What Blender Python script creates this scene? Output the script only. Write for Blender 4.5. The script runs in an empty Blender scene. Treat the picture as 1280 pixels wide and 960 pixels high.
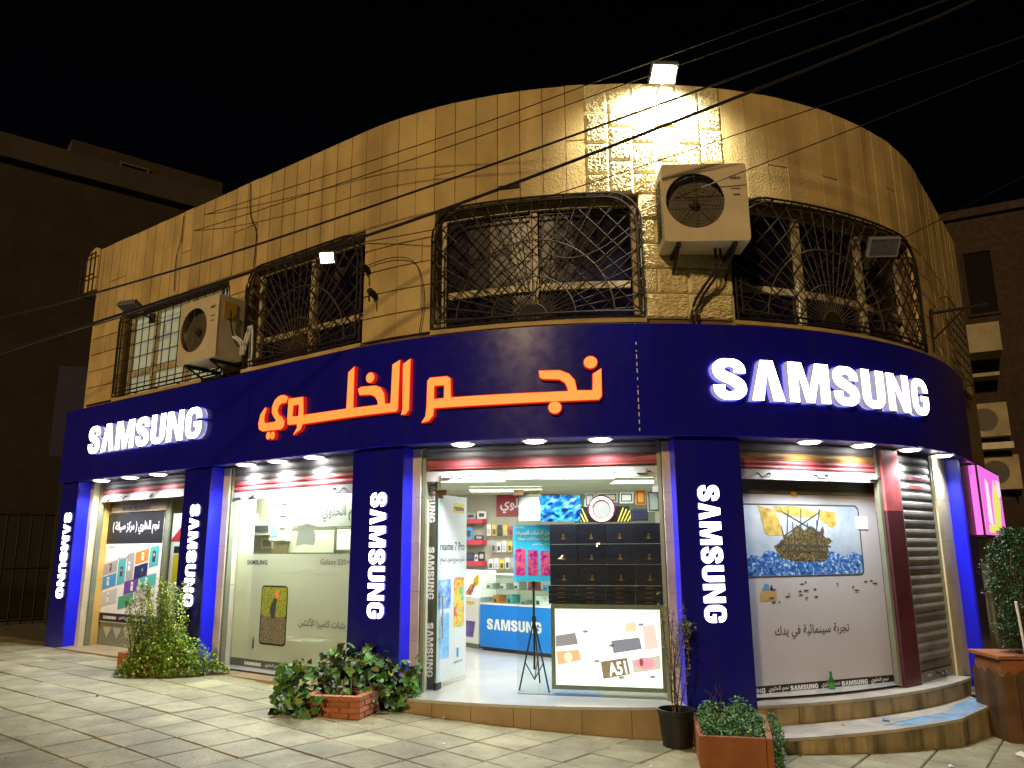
import bpy, bmesh, math, random
from mathutils import Vector, Matrix
from mathutils.geometry import tessellate_polygon
R = math.radians
random.seed(7)
scene = bpy.context.scene
COL = scene.collection

# ------------------------------------------------------------------ camera
cam_d = bpy.data.cameras.new('camera'); cam = bpy.data.objects.new('camera', cam_d); COL.objects.link(cam)
cam.location = (0, 0, 1.6)
cam_d.sensor_width = 36; cam_d.lens = 955.67 / 1280 * 36
cam_d.clip_start = 0.05; cam_d.clip_end = 1000
cam.matrix_world = Matrix.Translation((0, 0, 1.6)) @ Matrix.Rotation(R(90 + 12.147), 4, 'X') @ Matrix.Rotation(R(-0.388), 4, 'Z')
scene.camera = cam
# ------------------------------------------------------------------ night sky, one warm low sun standing in for an unseen street lamp, exposure
world = bpy.data.worlds.new('World'); scene.world = world; world.use_nodes = True
wn = world.node_tree; bg = wn.nodes['Background']
sky = wn.nodes.new('ShaderNodeTexSky'); sky.sky_type = 'NISHITA'; sky.sun_disc = False
SUN_EL, SUN_AZ = 24.0, -24.0           # azimuth of the light seen from the building, 0 = straight at the camera
sky.sun_elevation = R(SUN_EL); sky.sun_rotation = R(180 + SUN_AZ)
wn.links.new(sky.outputs[0], bg.inputs[0]); bg.inputs[1].default_value = 0.00025
sun_d = bpy.data.lights.new('sun', 'SUN'); sun = bpy.data.objects.new('sun', sun_d); COL.objects.link(sun)
sun_d.energy = 1.5; sun_d.angle = R(4.0); sun_d.color = (1.0, 0.66, 0.31)
sd = Vector((math.sin(R(SUN_AZ)) * math.cos(R(SUN_EL)), -math.cos(R(SUN_AZ)) * math.cos(R(SUN_EL)), math.sin(R(SUN_EL))))
sun.rotation_euler = sd.to_track_quat('Z', 'Y').to_euler()
vs = scene.view_settings
vs.view_transform = 'Standard'; vs.look = 'None'; vs.exposure = 0.1; vs.gamma = 1.0; vs.use_curve_mapping = False
scene.render.engine = 'CYCLES'
scene.cycles.use_denoising = True
scene.cycles.max_bounces = 8; scene.cycles.transparent_max_bounces = 16; scene.cycles.caustics_reflective = False; scene.cycles.caustics_refractive = False
scene.cycles.sample_clamp_indirect = 4.0

# ------------------------------------------------------------------ the facade's plan: straight, arc, straight
CX, CY, R0 = 1.193, 12.055, 5.147
AL, AR = R(-35.5), R(52.0)
def ang(u): return min(max(u / R0, AL), AR)
def P(u, n, z):
    a = ang(u); e = u - R0 * a
    return Vector((CX + (R0 + n) * math.sin(a) + e * math.cos(a), CY - (R0 + n) * math.cos(a) + e * math.sin(a), z))
def g(x):                                                   # the pavement falls gently to the right
    x = min(max(x, -12), 9); k = .8
    return .29 - .06 * math.log1p(math.exp((x + 3.2) / k)) * k
def usteps(u0, u1, step=.25):
    n = max(1, int(math.ceil(abs(u1 - u0) / step))); return [u0 + (u1 - u0) * i / n for i in range(n + 1)]

# ------------------------------------------------------------------ materials
MATS = {}
def mat(name, col, rough=.6, var=.12, scale=6, bump=0, bscale=60, metal=0, emit=None, es=0, rnd=0, spec=.5, dirt=0, dirtcol=(.03, .025, .02), coat=0, streak=False, dscale=2.2, spots=0):
    if name in MATS: return MATS[name]
    m = bpy.data.materials.new(name); m.use_nodes = True; MATS[name] = m
    nt = m.node_tree; b = nt.nodes['Principled BSDF']; L = nt.links.new
    b.inputs['Roughness'].default_value = rough; b.inputs['Metallic'].default_value = metal
    b.inputs['Specular IOR Level'].default_value = spec; b.inputs['Coat Weight'].default_value = coat
    geo = nt.nodes.new('ShaderNodeNewGeometry')
    def noise(sc, det=4):
        t = nt.nodes.new('ShaderNodeTexNoise'); t.inputs['Scale'].default_value = sc; t.inputs['Detail'].default_value = det
        L(geo.outputs['Position'], t.inputs['Vector']); return t
    def mrange(src, a, c, lo=.3, hi=.7):
        r = nt.nodes.new('ShaderNodeMapRange'); r.inputs[1].default_value = lo; r.inputs[2].default_value = hi; r.inputs[3].default_value = a; r.inputs[4].default_value = c
        L(src, r.inputs[0]); return r.outputs[0]
    cur = None
    rgb = nt.nodes.new('ShaderNodeRGB'); rgb.outputs[0].default_value = (*col, 1); cur = rgb.outputs[0]
    if var:
        t = noise(scale, 6); f = mrange(t.outputs['Fac'], 1 - var, 1 + var)
        h = nt.nodes.new('ShaderNodeHueSaturation'); L(f, h.inputs['Value']); L(cur, h.inputs['Color']); cur = h.outputs[0]
        t2 = noise(scale * 7, 3); rr = mrange(t2.outputs['Fac'], rough * .88, min(1, rough * 1.12)); L(rr, b.inputs['Roughness'])
    if rnd:
        oi = nt.nodes.new('ShaderNodeObjectInfo'); f = mrange(oi.outputs['Random'], 1 - rnd, 1 + rnd, 0, 1)
        h = nt.nodes.new('ShaderNodeHueSaturation'); L(f, h.inputs['Value']); L(cur, h.inputs['Color']); cur = h.outputs[0]
    if dirt:
        t = noise(dscale, 8)
        if streak:
            mp = nt.nodes.new('ShaderNodeVectorMath'); mp.operation = 'MULTIPLY'; L(geo.outputs['Position'], mp.inputs[0]); mp.inputs[1].default_value = (1, 1, .14); L(mp.outputs[0], t.inputs['Vector'])
        f = mrange(t.outputs['Fac'], 0, dirt, .46, .70)
        mx = nt.nodes.new('ShaderNodeMix'); mx.data_type = 'RGBA'; L(f, mx.inputs[0]); L(cur, mx.inputs[6]); mx.inputs[7].default_value = (*dirtcol, 1); cur = mx.outputs[2]
    if spots:
        t = noise(17, 3); f = mrange(t.outputs['Fac'], 0, spots, .66, .72); t3 = noise(60, 4); f3 = mrange(t3.outputs['Fac'], 0, spots * .6, .62, .72)
        for ff in (f, f3):
            mx = nt.nodes.new('ShaderNodeMix'); mx.data_type = 'RGBA'; L(ff, mx.inputs[0]); L(cur, mx.inputs[6]); mx.inputs[7].default_value = (.04, .035, .022, 1); cur = mx.outputs[2]
    L(cur, b.inputs['Base Color'])
    if emit:
        b.inputs['Emission Color'].default_value = (*emit, 1); b.inputs['Emission Strength'].default_value = es
    if bump:
        t = noise(bscale, 5); bp = nt.nodes.new('ShaderNodeBump'); bp.inputs['Strength'].default_value = bump; bp.inputs['Distance'].default_value = .02
        L(t.outputs['Fac'], bp.inputs['Height']); L(bp.outputs[0], b.inputs['Normal'])
    return m
def glass_mat(name, tint=(.9, .95, .93), refl=.06, film=0.0, filmcol=(.8, .8, .78)):
    m = bpy.data.materials.new(name); m.use_nodes = True; MATS[name] = m
    nt = m.node_tree; nt.nodes.clear(); L = nt.links.new
    out = nt.nodes.new('ShaderNodeOutputMaterial'); tr = nt.nodes.new('ShaderNodeBsdfTransparent'); tr.inputs[0].default_value = (*tint, 1)
    gl = nt.nodes.new('ShaderNodeBsdfGlossy'); gl.inputs['Roughness'].default_value = .03
    lw = nt.nodes.new('ShaderNodeLayerWeight'); lw.inputs[0].default_value = .5
    pw = nt.nodes.new('ShaderNodeMath'); pw.operation = 'POWER'; L(lw.outputs['Facing'], pw.inputs[0]); pw.inputs[1].default_value = 4
    ma = nt.nodes.new('ShaderNodeMath'); ma.operation = 'MULTIPLY_ADD'; L(pw.outputs[0], ma.inputs[0]); ma.inputs[1].default_value = .8; ma.inputs[2].default_value = .025
    mx = nt.nodes.new('ShaderNodeMixShader'); L(ma.outputs[0], mx.inputs[0])
    if film:
        df = nt.nodes.new('ShaderNodeBsdfDiffuse'); df.inputs[0].default_value = (*filmcol, 1)
        tl = nt.nodes.new('ShaderNodeBsdfTranslucent'); tl.inputs[0].default_value = (*filmcol, 1)
        ad = nt.nodes.new('ShaderNodeMixShader'); ad.inputs[0].default_value = .5; L(df.outputs[0], ad.inputs[1]); L(tl.outputs[0], ad.inputs[2])
        m2 = nt.nodes.new('ShaderNodeMixShader'); m2.inputs[0].default_value = film; L(tr.outputs[0], m2.inputs[1]); L(ad.outputs[0], m2.inputs[2])
        L(m2.outputs[0], mx.inputs[1])
    else: L(tr.outputs[0], mx.inputs[1])
    L(gl.outputs[0], mx.inputs[2]); L(mx.outputs[0], out.inputs[0]); return m
def emis(name, col, s, base=None): return mat(name, base or col, .5, 0, emit=col, es=s)

M_STONE = mat('limestone', (.56, .43, .20), .8, .14, 3, .3, 40, rnd=.12, dirt=.5, dirtcol=(.25, .18, .08), streak=True, dscale=3.5, spec=.15)
M_RUST = mat('bush_hammered_stone', (.78, .70, .44), .9, .15, 8, .6, 90, rnd=.08, spec=.12)
M_JOINT = mat('joint_mortar', (.17, .11, .05), .9, .2, 5)
M_CREAM = mat('painted_stone', (.66, .60, .40), .6, .14, 4, .25, 30, dirt=.5, dirtcol=(.35, .28, .15))
M_WARMLIT = mat('warm_lit_jamb', (.66, .40, .10), .55, .12, 4, .1)  # warm light on the left bay's side wall, put into the jamb colour
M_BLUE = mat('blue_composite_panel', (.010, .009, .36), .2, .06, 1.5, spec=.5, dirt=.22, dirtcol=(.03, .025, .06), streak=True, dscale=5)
M_BLUELIT = mat('blue_panel_lit_tone', (.010, .014, .88), .3, 0)  # same blue cladding as the fronts, colour brightened for the downlight on it
M_TILE = mat('pavement_stone', (.31, .285, .165), .62, .26, 3.5, .35, 55, rnd=.2, dirt=.65, dirtcol=(.14, .125, .07), spots=.6)
M_GROUND = mat('pavement_joint_dirt', (.11, .10, .065), .9, .3, 9, .3)
M_STEP = mat('step_tile', (.36, .27, .15), .5, .15, 4, .15, rnd=.07, dirt=.3, dirtcol=(.12, .09, .05))
M_OLDSTEP = mat('stained_step_slab', (.32, .26, .14), .6, .3, 4, .3, rnd=.2, dirt=1.0, dirtcol=(.022, .021, .018), streak=True, dscale=6)
M_TREAD = mat('step_tread', (.45, .42, .36), .55, .2, 4, .2, dirt=.5, dirtcol=(.18, .17, .15))
M_BLUELIGHT = mat('painted_blue_light', (.17, .34, .54), .5, .4, 9, dirt=.7, dirtcol=(.36, .35, .32), dscale=5)
M_BRICK = mat('brick', (.42, .14, .06), .8, .2, 12, .4, 80, rnd=.2)
M_BRICKJ = mat('brick_mortar', (.30, .13, .07), .9, .2, 20, .3)
M_TERRA = mat('terracotta', (.30, .105, .035), .75, .2, 6, .2, dirt=.4, dirtcol=(.18, .07, .03))
M_WOOD = mat('dark_wood', (.095, .046, .015), .7, .3, 5, .3, rnd=.2)
M_SOIL = mat('soil', (.05, .035, .02), .95, .3, 20, .6, 60)
M_ALU = mat('aluminium', (.62, .62, .60), .35, .08, 8, metal=.6)
M_ALUD = mat('grey_green_frame', (.22, .24, .17), .45, .1, 8, metal=.3)
M_STEELW = mat('galvanised_bar', (.42, .43, .45), .5, .15, 14, metal=.3, dirt=.3, dirtcol=(.2, .18, .16))
M_SLAT = mat('shutter_slat', (.23, .225, .22), .58, .2, 5, metal=.2, rnd=.14, dirt=.55, dirtcol=(.07, .065, .065))
M_SLATR = mat('shutter_slat_red', (.34, .06, .065), .55, .2, 6, rnd=.05, dirt=.4, dirtcol=(.3, .16, .14))
M_SLATO = mat('shutter_slat_ochre', (.55, .30, .10), .4, .2, 6)
M_MAROON = mat('maroon_post', (.085, .018, .03), .45, .3, 4, .2)
M_PINKPAINT = mat('washed_red_paint', (.40, .085, .095), .5, .35, 6)
M_IRON = mat('wrought_iron', (.024, .020, .016), .7, .25, 20, spec=.25)
M_IRONL = mat('worn_iron_rod', (.085, .07, .05), .7, .3, 20, spec=.25)
M_PANE = mat('dark_window_glass', (.006, .005, .022), .3, .0, spec=.22)
M_PANEB = mat('blue_window_glass', (.01, .01, .05), .1, .0, spec=.6)
M_WFRAME = mat('cream_window_frame', (.50, .43, .28), .5, .15, 9)
M_ACW = mat('ac_cream_metal', (.62, .55, .40), .45, .08, 5, dirt=.25, dirtcol=(.35, .26, .14))
M_ACG = mat('ac_grille_dark', (.05, .045, .035), .6, .1, 10)
M_BLACK = mat('black_plastic', (.012, .012, .013), .4, .1, 10)
M_CABLE = mat('black_cable', (.012, .010, .010), .6, .1, 10)
M_WHITE = mat('white_board', (.75, .75, .73), .45, .05, 3)
M_WALLIN = mat('interior_wall', (.44, .43, .34), .6, .06, 2)
M_CEIL = mat('interior_ceiling', (.52, .52, .42), .6, .08, 1.2)
M_FLOORIN = mat('interior_floor_tile', (.46, .47, .44), .15, .1, 1.5)
M_DARKIN = mat('dark_interior', (.05, .045, .035), .8, .1, 2)
M_GLASS = glass_mat('clear_glass')
M_FROST = glass_mat('frosted_film', film=.55, filmcol=(.72, .74, .62))
M_STRIPF = glass_mat('grey_film', film=.80, filmcol=(.16, .17, .14))
M_LEDW = emis('lit_white_acrylic', (1, .98, 1), 5.5)
M_LEDR = emis('lit_red_acrylic', (1, .16, .03), 1.7)
M_LEDO = emis('lit_orange_acrylic', (1, .23, .045), 1.3)
M_LETSIDE = emis('letter_return', (.85, .82, 1), .28, (.4, .4, .45))
M_REDSIDE = emis('letter_return_red', (1, .02, .01), .40, (.5, .02, .02))
M_LAMP = emis('lamp_lens', (1, .98, .96), 14)
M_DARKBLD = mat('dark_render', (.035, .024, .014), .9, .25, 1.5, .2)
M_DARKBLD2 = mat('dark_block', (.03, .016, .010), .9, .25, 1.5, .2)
def flat(name, c, rough=.5): return mat('print_' + name, c, rough, .04, 20)

# ------------------------------------------------------------------ object helpers
ROOTM = {}
def tag(o, label=None, cat=None, group=None, kind=None):
    if label: o['label'] = label
    if cat: o['category'] = cat
    if group: o['group'] = group
    if kind: o['kind'] = kind
    return o
def thing(name, label, cat, loc=(0, 0, 0), rz=0, group=None):
    o = bpy.data.objects.new(name, None); COL.objects.link(o); o.empty_display_size = .1
    o.location = loc; o.rotation_euler = (0, 0, rz)
    ROOTM[o.name] = Matrix.Translation(Vector(loc)) @ Matrix.Rotation(rz, 4, 'Z')
    return tag(o, label, cat, group)
def rootm(o):
    while o is not None:
        if o.name in ROOTM: return ROOTM[o.name]
        o = o.parent
    return Matrix.Identity(4)
class MB:
    def __init__(s): s.v = []; s.f = []; s.m = []; s.mi = 0; s.cuts = []
    def add(s, vs, fs):
        b = len(s.v); s.v += [Vector(v) for v in vs]
        for f in fs: s.f.append([b + i for i in f]); s.m.append(s.mi)
        return s
    def hexa(s, p):                                              # 8 corners: bottom 4 ccw, top 4 ccw
        return s.add(p, [(3, 2, 1, 0), (4, 5, 6, 7), (0, 1, 5, 4), (1, 2, 6, 5), (2, 3, 7, 6), (3, 0, 4, 7)])
    def box(s, x0, x1, y0, y1, z0, z1):
        return s.hexa([(x0, y0, z0), (x1, y0, z0), (x1, y1, z0), (x0, y1, z0), (x0, y0, z1), (x1, y0, z1), (x1, y1, z1), (x0, y1, z1)])
    def ubox(s, u0, u1, n0, n1, z0, z1, step=.25):               # a box bent along the facade (n1 outside)
        us = usteps(u0, u1, step) if step else [u0, u1]; b = len(s.v)
        for u in us:
            s.v += [P(u, n1, z0), P(u, n0, z0), P(u, n0, z1), P(u, n1, z1)]
        def q(*i): s.f.append([b + k for k in i]); s.m.append(s.mi)
        for i in range(len(us) - 1):
            a = 4 * i; c = a + 4
            q(a, c, c + 3, a + 3); q(c + 1, a + 1, a + 2, c + 2); q(a + 3, c + 3, c + 2, a + 2); q(a + 1, c + 1, c, a)
        q(0, 3, 2, 1); e = 4 * (len(us) - 1); q(e, e + 1, e + 2, e + 3)
        return s
    def tube(s, pts, r, sides=6, r1=None):
        pts = [Vector(p) for p in pts]; b = len(s.v); n = len(pts)
        for i, p in enumerate(pts):
            d = (pts[min(i + 1, n - 1)] - pts[max(i - 1, 0)])
            if d.length < 1e-9: d = Vector((0, 0, 1))
            d.normalize(); up = Vector((0, 0, 1)) if abs(d.z) < .95 else Vector((1, 0, 0))
            a = d.cross(up).normalized(); c = a.cross(d)
            rr = r if r1 is None else r + (r1 - r) * i / max(1, n - 1)
            for k in range(sides):
                t = 2 * math.pi * k / sides; s.v.append(p + a * math.cos(t) * rr + c * math.sin(t) * rr)
        for i in range(n - 1):
            for k in range(sides):
                k2 = (k + 1) % sides
                s.f.append([b + i * sides + k, b + i * sides + k2, b + (i + 1) * sides + k2, b + (i + 1) * sides + k]); s.m.append(s.mi)
        s.f.append([b + k for k in reversed(range(sides))]); s.m.append(s.mi)
        s.f.append([b + (n - 1) * sides + k for k in range(sides)]); s.m.append(s.mi)
        return s
    def lathe(s, prof, seg=20, cx=0, cy=0, M=None):
        b = len(s.v); n = len(prof)
        for r, z in prof:
            for k in range(seg):
                t = 2 * math.pi * k / seg; v = Vector((cx + r * math.cos(t), cy + r * math.sin(t), z)); s.v.append(M @ v if M else v)
        for i in range(n - 1):
            for k in range(seg):
                k2 = (k + 1) % seg; s.f.append([b + i * seg + k, b + i * seg + k2, b + (i + 1) * seg + k2, b + (i + 1) * seg + k]); s.m.append(s.mi)
        s.f.append([b + k for k in reversed(range(seg))]); s.m.append(s.mi)
        s.f.append([b + (n - 1) * seg + k for k in range(seg)]); s.m.append(s.mi)
        return s
    def poly(s, fn, pts, holes=(), depth=0.0, m_face=0, m_side=0, maxlen=0):
        """2-D outline through fn(x, y, d) -> 3-D; d is the height above the surface"""
        loops = [list(pts)] + [list(h) for h in holes]
        tris = tessellate_polygon([[Vector((x, y, 0)) for x, y in l] for l in loops])
        allp = [p for l in loops for p in l]; b = len(s.v)
        s.v += [Vector(fn(x, y, depth)) for x, y in allp]
        A = lambda a, c, d: (c[0] - a[0]) * (d[1] - a[1]) - (c[1] - a[1]) * (d[0] - a[0])
        for t in tris:
            t = list(t)
            if A(*[allp[i] for i in t]) < 0: t.reverse()
            if maxlen:                                            # split long triangles so that they follow a curved wall
                st = [tuple(allp[i] for i in t)]
                while st:
                    p = st.pop(); el = [abs(p[i][0] - p[(i + 1) % 3][0]) for i in range(3)]; i = el.index(max(el))
                    if el[i] > maxlen:
                        a_, b_, c_ = p[i], p[(i + 1) % 3], p[(i + 2) % 3]; m_ = ((a_[0] + b_[0]) / 2, (a_[1] + b_[1]) / 2); st += [(a_, m_, c_), (m_, b_, c_)]
                    else: s.add([fn(x, y, depth) for x, y in p], [(0, 1, 2)]); s.m[-1] = m_face
                continue
            s.f.append([b + i for i in t]); s.m.append(m_face)
        if depth:
            b2 = len(s.v); s.v += [Vector(fn(x, y, 0)) for x, y in allp]; o = 0
            for l in loops:
                n = len(l)
                for i in range(n):
                    j = (i + 1) % n; s.f.append([b2 + o + i, b2 + o + j, b + o + j, b + o + i]); s.m.append(m_side)
                o += n
        return s
    def build(s, name, mats, parent=None, smooth=False, local=False, kind=None):
        if name == 'lettering' and len(s.cuts) > 1:
            ends = s.cuts[1:] + [(len(s.v), len(s.f))]
            for (v0, f0), (v1, f1) in zip(s.cuts, ends):
                q = MB(); q.v = s.v[v0:v1]; q.f = [[i - v0 for i in f] for f in s.f[f0:f1]]; q.m = s.m[f0:f1]; q.build('lettering', mats, parent, smooth, local, kind)
            return None
        me = bpy.data.meshes.new(name)
        M = Matrix.Identity(4) if (local or parent is None) else rootm(parent).inverted()
        me.from_pydata([tuple(M @ v) for v in s.v], [], s.f)
        ms = mats if isinstance(mats, (list, tuple)) else [mats]
        for m in ms: me.materials.append(m)
        if len(ms) > 1: me.polygons.foreach_set('material_index', s.m)
        if smooth: me.polygons.foreach_set('use_smooth', [True] * len(me.polygons))
        me.update(); o = bpy.data.objects.new(name, me); COL.objects.link(o)
        if parent is not None: o.parent = parent
        if kind: o['kind'] = kind
        return o
def piece(name, mesh, parent, M):                                # a copy of a shared mesh placed by a world matrix
    o = bpy.data.objects.new(name, mesh); COL.objects.link(o); o.parent = parent
    o.matrix_local = rootm(parent).inverted() @ M if parent else M
    return o
def frame_u(u, n=0, z=0):
    a = ang(u); p = P(u, n, z)
    return Matrix.Translation(p) @ Matrix.Rotation(a, 4, 'Z')       # local x along the wall, local -y outwards
def unit_block(name, m, bev=.03, rough=0, nx=1, nz=1, seed=0):       # x,z in +-.5, y 0 (back) .. -1 (face)
    rnd = random.Random(seed); mb = MB()
    c = bev
    if not rough:
        mb.add([(-.5, 0, -.5), (.5, 0, -.5), (.5, 0, .5), (-.5, 0, .5), (-.5, -.6, -.5), (.5, -.6, -.5), (.5, -.6, .5), (-.5, -.6, .5),
                (-.5 + c, -1, -.5 + c), (.5 - c, -1, -.5 + c), (.5 - c, -1, .5 - c), (-.5 + c, -1, .5 - c)],
               [(0, 1, 5, 4), (1, 2, 6, 5), (2, 3, 7, 6), (3, 0, 4, 7), (4, 5, 9, 8), (5, 6, 10, 9), (6, 7, 11, 10), (7, 4, 8, 11), (8, 9, 10, 11)])
    else:
        b = 0
        for j in range(nz + 1):
            for i in range(nx + 1):
                x = -.5 + i / nx; z = -.5 + j / nz; e = min(i, nx - i, j, nz - j)
                y = -.35 if e == 0 else (-.6 if e == 1 else -.6 - rough * rnd.random())
                mb.v.append(Vector((x, y, z)))
        for j in range(nz):
            for i in range(nx):
                a = j * (nx + 1) + i; mb.f.append([a, a + 1, a + nx + 2, a + nx + 1]); mb.m.append(0)
        k = len(mb.v); mb.add([(-.5, 0, -.5), (.5, 0, -.5), (.5, 0, .5), (-.5, 0, .5)], [])
        q = [0, nx, (nx + 1) * (nz + 1) - 1, (nx + 1) * nz]
        for i in range(4): j = (i + 1) % 4; mb.f.append([k + i, k + j, q[j], q[i]]); mb.m.append(0)
    me = bpy.data.meshes.new(name); me.from_pydata([tuple(v) for v in mb.v], [], mb.f); me.materials.append(m); me.update()
    return me

# ------------------------------------------------------------------ lettering
def smooth_path(pts, sub=4):
    out = []; n = len(pts)
    for i in range(n - 1):
        p0, p1, p2, p3 = pts[max(i - 1, 0)], pts[i], pts[i + 1], pts[min(i + 2, n - 1)]
        for k in range(sub):
            t = k / sub
            out.append(tuple(.5 * ((2 * b) + (-a + c) * t + (2 * a - 5 * b + 4 * c - d) * t * t + (-a + 3 * b - 3 * c + d) * t ** 3) for a, b, c, d in zip(p0, p1, p2, p3)))
    out.append(pts[-1]); return out
def stroke_outline(pts):
    p = smooth_path(pts); L = []; Rr = []
    for i, (x, y, h) in enumerate(p):
        a = p[max(i - 1, 0)]; b = p[min(i + 1, len(p) - 1)]; dx, dy = b[0] - a[0], b[1] - a[1]; l = math.hypot(dx, dy) or 1
        L.append((x - dy / l * h, y + dx / l * h)); Rr.append((x + dy / l * h, y - dx / l * h))
    return L + Rr[::-1]
S_O = stroke_outline([(.69, .655, .145), (.68, .78, .14), (.57, .885, .112), (.42, .905, .097), (.26, .88, .12), (.16, .785, .148), (.155, .70, .152), (.21, .61, .145), (.35, .545, .135), (.50, .475, .135), (.64, .39, .145), (.69, .30, .152), (.68, .21, .148), (.58, .115, .115), (.42, .095, .097), (.27, .115, .115), (.165, .22, .14), (.15, .355, .15)])
U_O = stroke_outline([(.15, 1, .15), (.15, .60, .15), (.15, .30, .15), (.19, .18, .13), (.29, .11, .107), (.42, .095, .097), (.55, .11, .107), (.65, .18, .13), (.69, .30, .15), (.69, .60, .15), (.69, 1, .15)])
G_O = stroke_outline([(.735, .64, .145), (.72, .77, .135), (.61, .88, .11), (.44, .905, .097), (.27, .875, .115), (.165, .74, .145), (.15, .5, .15), (.165, .26, .145), (.27, .125, .115), (.44, .095, .097), (.61, .12, .11), (.72, .24, .14), (.735, .36, .15), (.735, .53, .15)])
LET = {'S': (.84, [S_O]), 'U': (.84, [U_O]), 'G': (.88, [G_O, [(.46, .375), (.60, .375), (.60, .53), (.46, .53)]]),
       'A': (.88, [[(0, 0), (.57 - .26, 0), (.44, .70), (.57, 0), (.88, 0), (.61, 1), (.27, 1)]]),
       'M': (1.2, [[(0, 0), (.28, 0), (.28, .75), (.48, 0), (.72, 0), (.92, .75), (.92, 0), (1.2, 0), (1.2, 1), (.80, 1), (.60, .32), (.40, 1), (0, 1)]]),
       'N': (.95, [[(0, 0), (.29, 0), (.29, .64), (.64, 0), (.95, 0), (.95, 1), (.66, 1), (.66, .38), (.32, 1), (0, 1)]])}
WORD = 'SAMSUNG'; LGAP = .12
LW = sum(LET[c][0] for c in WORD) + LGAP * 6
def logo_positions():
    x = 0
    for c in WORD: yield c, x; x += LET[c][0] + LGAP
def logo_print(mb, fn, x0, y0, w, h, lift=.002):                  # flat print of the word on a surface fn(x, y, d)
    k = w / LW; mb.cuts.append((len(mb.v), len(mb.f)))
    for c, x in logo_positions():
        for i, o in enumerate(LET[c][1]):
            mb.poly(lambda a, b, d: fn(a, b, d + lift + .0006 * i), [(x0 + (x + px) * k, y0 + py * h) for px, py in o])
    return mb
_f = {}
def _reg(c, base, n): _f[c] = [chr(base + k) for k in range(n)]
for c, b, n in [('آ', 0xFE81, 2), ('أ', 0xFE83, 2), ('ؤ', 0xFE85, 2), ('إ', 0xFE87, 2), ('ئ', 0xFE89, 4), ('ا', 0xFE8D, 2), ('ب', 0xFE8F, 4), ('ة', 0xFE93, 2), ('ت', 0xFE95, 4), ('ث', 0xFE99, 4), ('ج', 0xFE9D, 4), ('ح', 0xFEA1, 4), ('خ', 0xFEA5, 4), ('د', 0xFEA9, 2), ('ذ', 0xFEAB, 2), ('ر', 0xFEAD, 2), ('ز', 0xFEAF, 2), ('س', 0xFEB1, 4), ('ش', 0xFEB5, 4), ('ص', 0xFEB9, 4), ('ض', 0xFEBD, 4), ('ط', 0xFEC1, 4), ('ع', 0xFEC9, 4), ('غ', 0xFECD, 4), ('ف', 0xFED1, 4), ('ق', 0xFED5, 4), ('ك', 0xFED9, 4), ('ل', 0xFEDD, 4), ('م', 0xFEE1, 4), ('ن', 0xFEE5, 4), ('ه', 0xFEE9, 4), ('و', 0xFEED, 2), ('ى', 0xFEEF, 2), ('ي', 0xFEF1, 4), ('\u0644\u0627', 0xFEFB, 2), ('\u0644\u0623', 0xFEF7, 2)]: _reg(c, b, n)
def shape_ar(s):
    toks = []; i = 0
    while i < len(s):
        if s[i:i + 2] in ('\u0644\u0627', '\u0644\u0623'): toks.append(s[i:i + 2]); i += 2
        else: toks.append(s[i]); i += 1
    out = []
    for i, t in enumerate(toks):
        if t not in _f: out.append({'(': ')', ')': '('}.get(t, t)); continue
        pv = i > 0 and toks[i - 1] in _f and len(_f[toks[i - 1]]) == 4
        nx = i + 1 < len(toks) and toks[i + 1] in _f and len(_f[t]) == 4
        f = _f[t]; out.append(f[3] if pv and nx else f[1] if pv else f[2] if nx else f[0])
    return ''.join(reversed(out))
def text2d(body, bold=0.0, res=3):
    c = bpy.data.curves.new('lettering', 'FONT'); c.body = body; c.size = 1; c.resolution_u = res; c.offset = bold
    o = bpy.data.objects.new('lettering', c); me = bpy.data.meshes.new_from_object(o)
    vs = [v.co.copy() for v in me.vertices]; fs = [list(p.vertices) for p in me.polygons]
    par = list(range(len(vs)))
    def find(a):
        while par[a] != a: par[a] = par[par[a]]; a = par[a]
        return a
    for f in fs:
        for k in f[1:]: par[find(k)] = find(f[0])
    isl = {}; order = [isl.setdefault(find(i), len(isl)) for i in range(len(vs))]
    bpy.data.objects.remove(o); bpy.data.meshes.remove(me); bpy.data.curves.remove(c)
    x0 = min(v.x for v in vs); x1 = max(v.x for v in vs); y0 = min(v.y for v in vs); y1 = max(v.y for v in vs)
    return [((v.x - x0) / (x1 - x0), (v.y - y0) / (y1 - y0), order[i] % 3) for i, v in enumerate(vs)], fs
def text_print(mb, fn, body, x0, y0, w, h, lift=.002, bold=.0, rot=0):
    mb.cuts.append((len(mb.v), len(mb.f))); vs, fs = text2d(body, bold); cr, sr = math.cos(rot), math.sin(rot)
    def tf(x, y): x, y = x * w, y * h; return x0 + x * cr - y * sr, y0 + x * sr + y * cr
    pts = []
    for x, y, i in vs:
        X, Y = tf(x, y); pts.append(fn(X, Y, lift + .0005 * i))
    mb.add(pts, fs); return mb
def plane_fn(a, b, out=1):                                        # vertical plane through plan points a -> b; d lifts it towards the street
    a = Vector((a[0], a[1])); b = Vector((b[0], b[1])); e = (b - a).normalized(); n = Vector((e.y, -e.x)) * out
    return lambda x, z, d: Vector((a.x + e.x * x + n.x * d, a.y + e.y * x + n.y * d, z))
def rect(x0, x1, y0, y1): return [(x0, y0), (x1, y0), (x1, y1), (x0, y1)]
def rrect(x0, x1, y0, y1, r, seg=5):
    o = []
    for cx, cy, t0 in ((x1 - r, y0 + r, -90), (x1 - r, y1 - r, 0), (x0 + r, y1 - r, 90), (x0 + r, y0 + r, 180)):
        for k in range(seg + 1): t = R(t0 + 90 * k / seg); o.append((cx + r * math.cos(t), cy + r * math.sin(t)))
    return o
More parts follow.
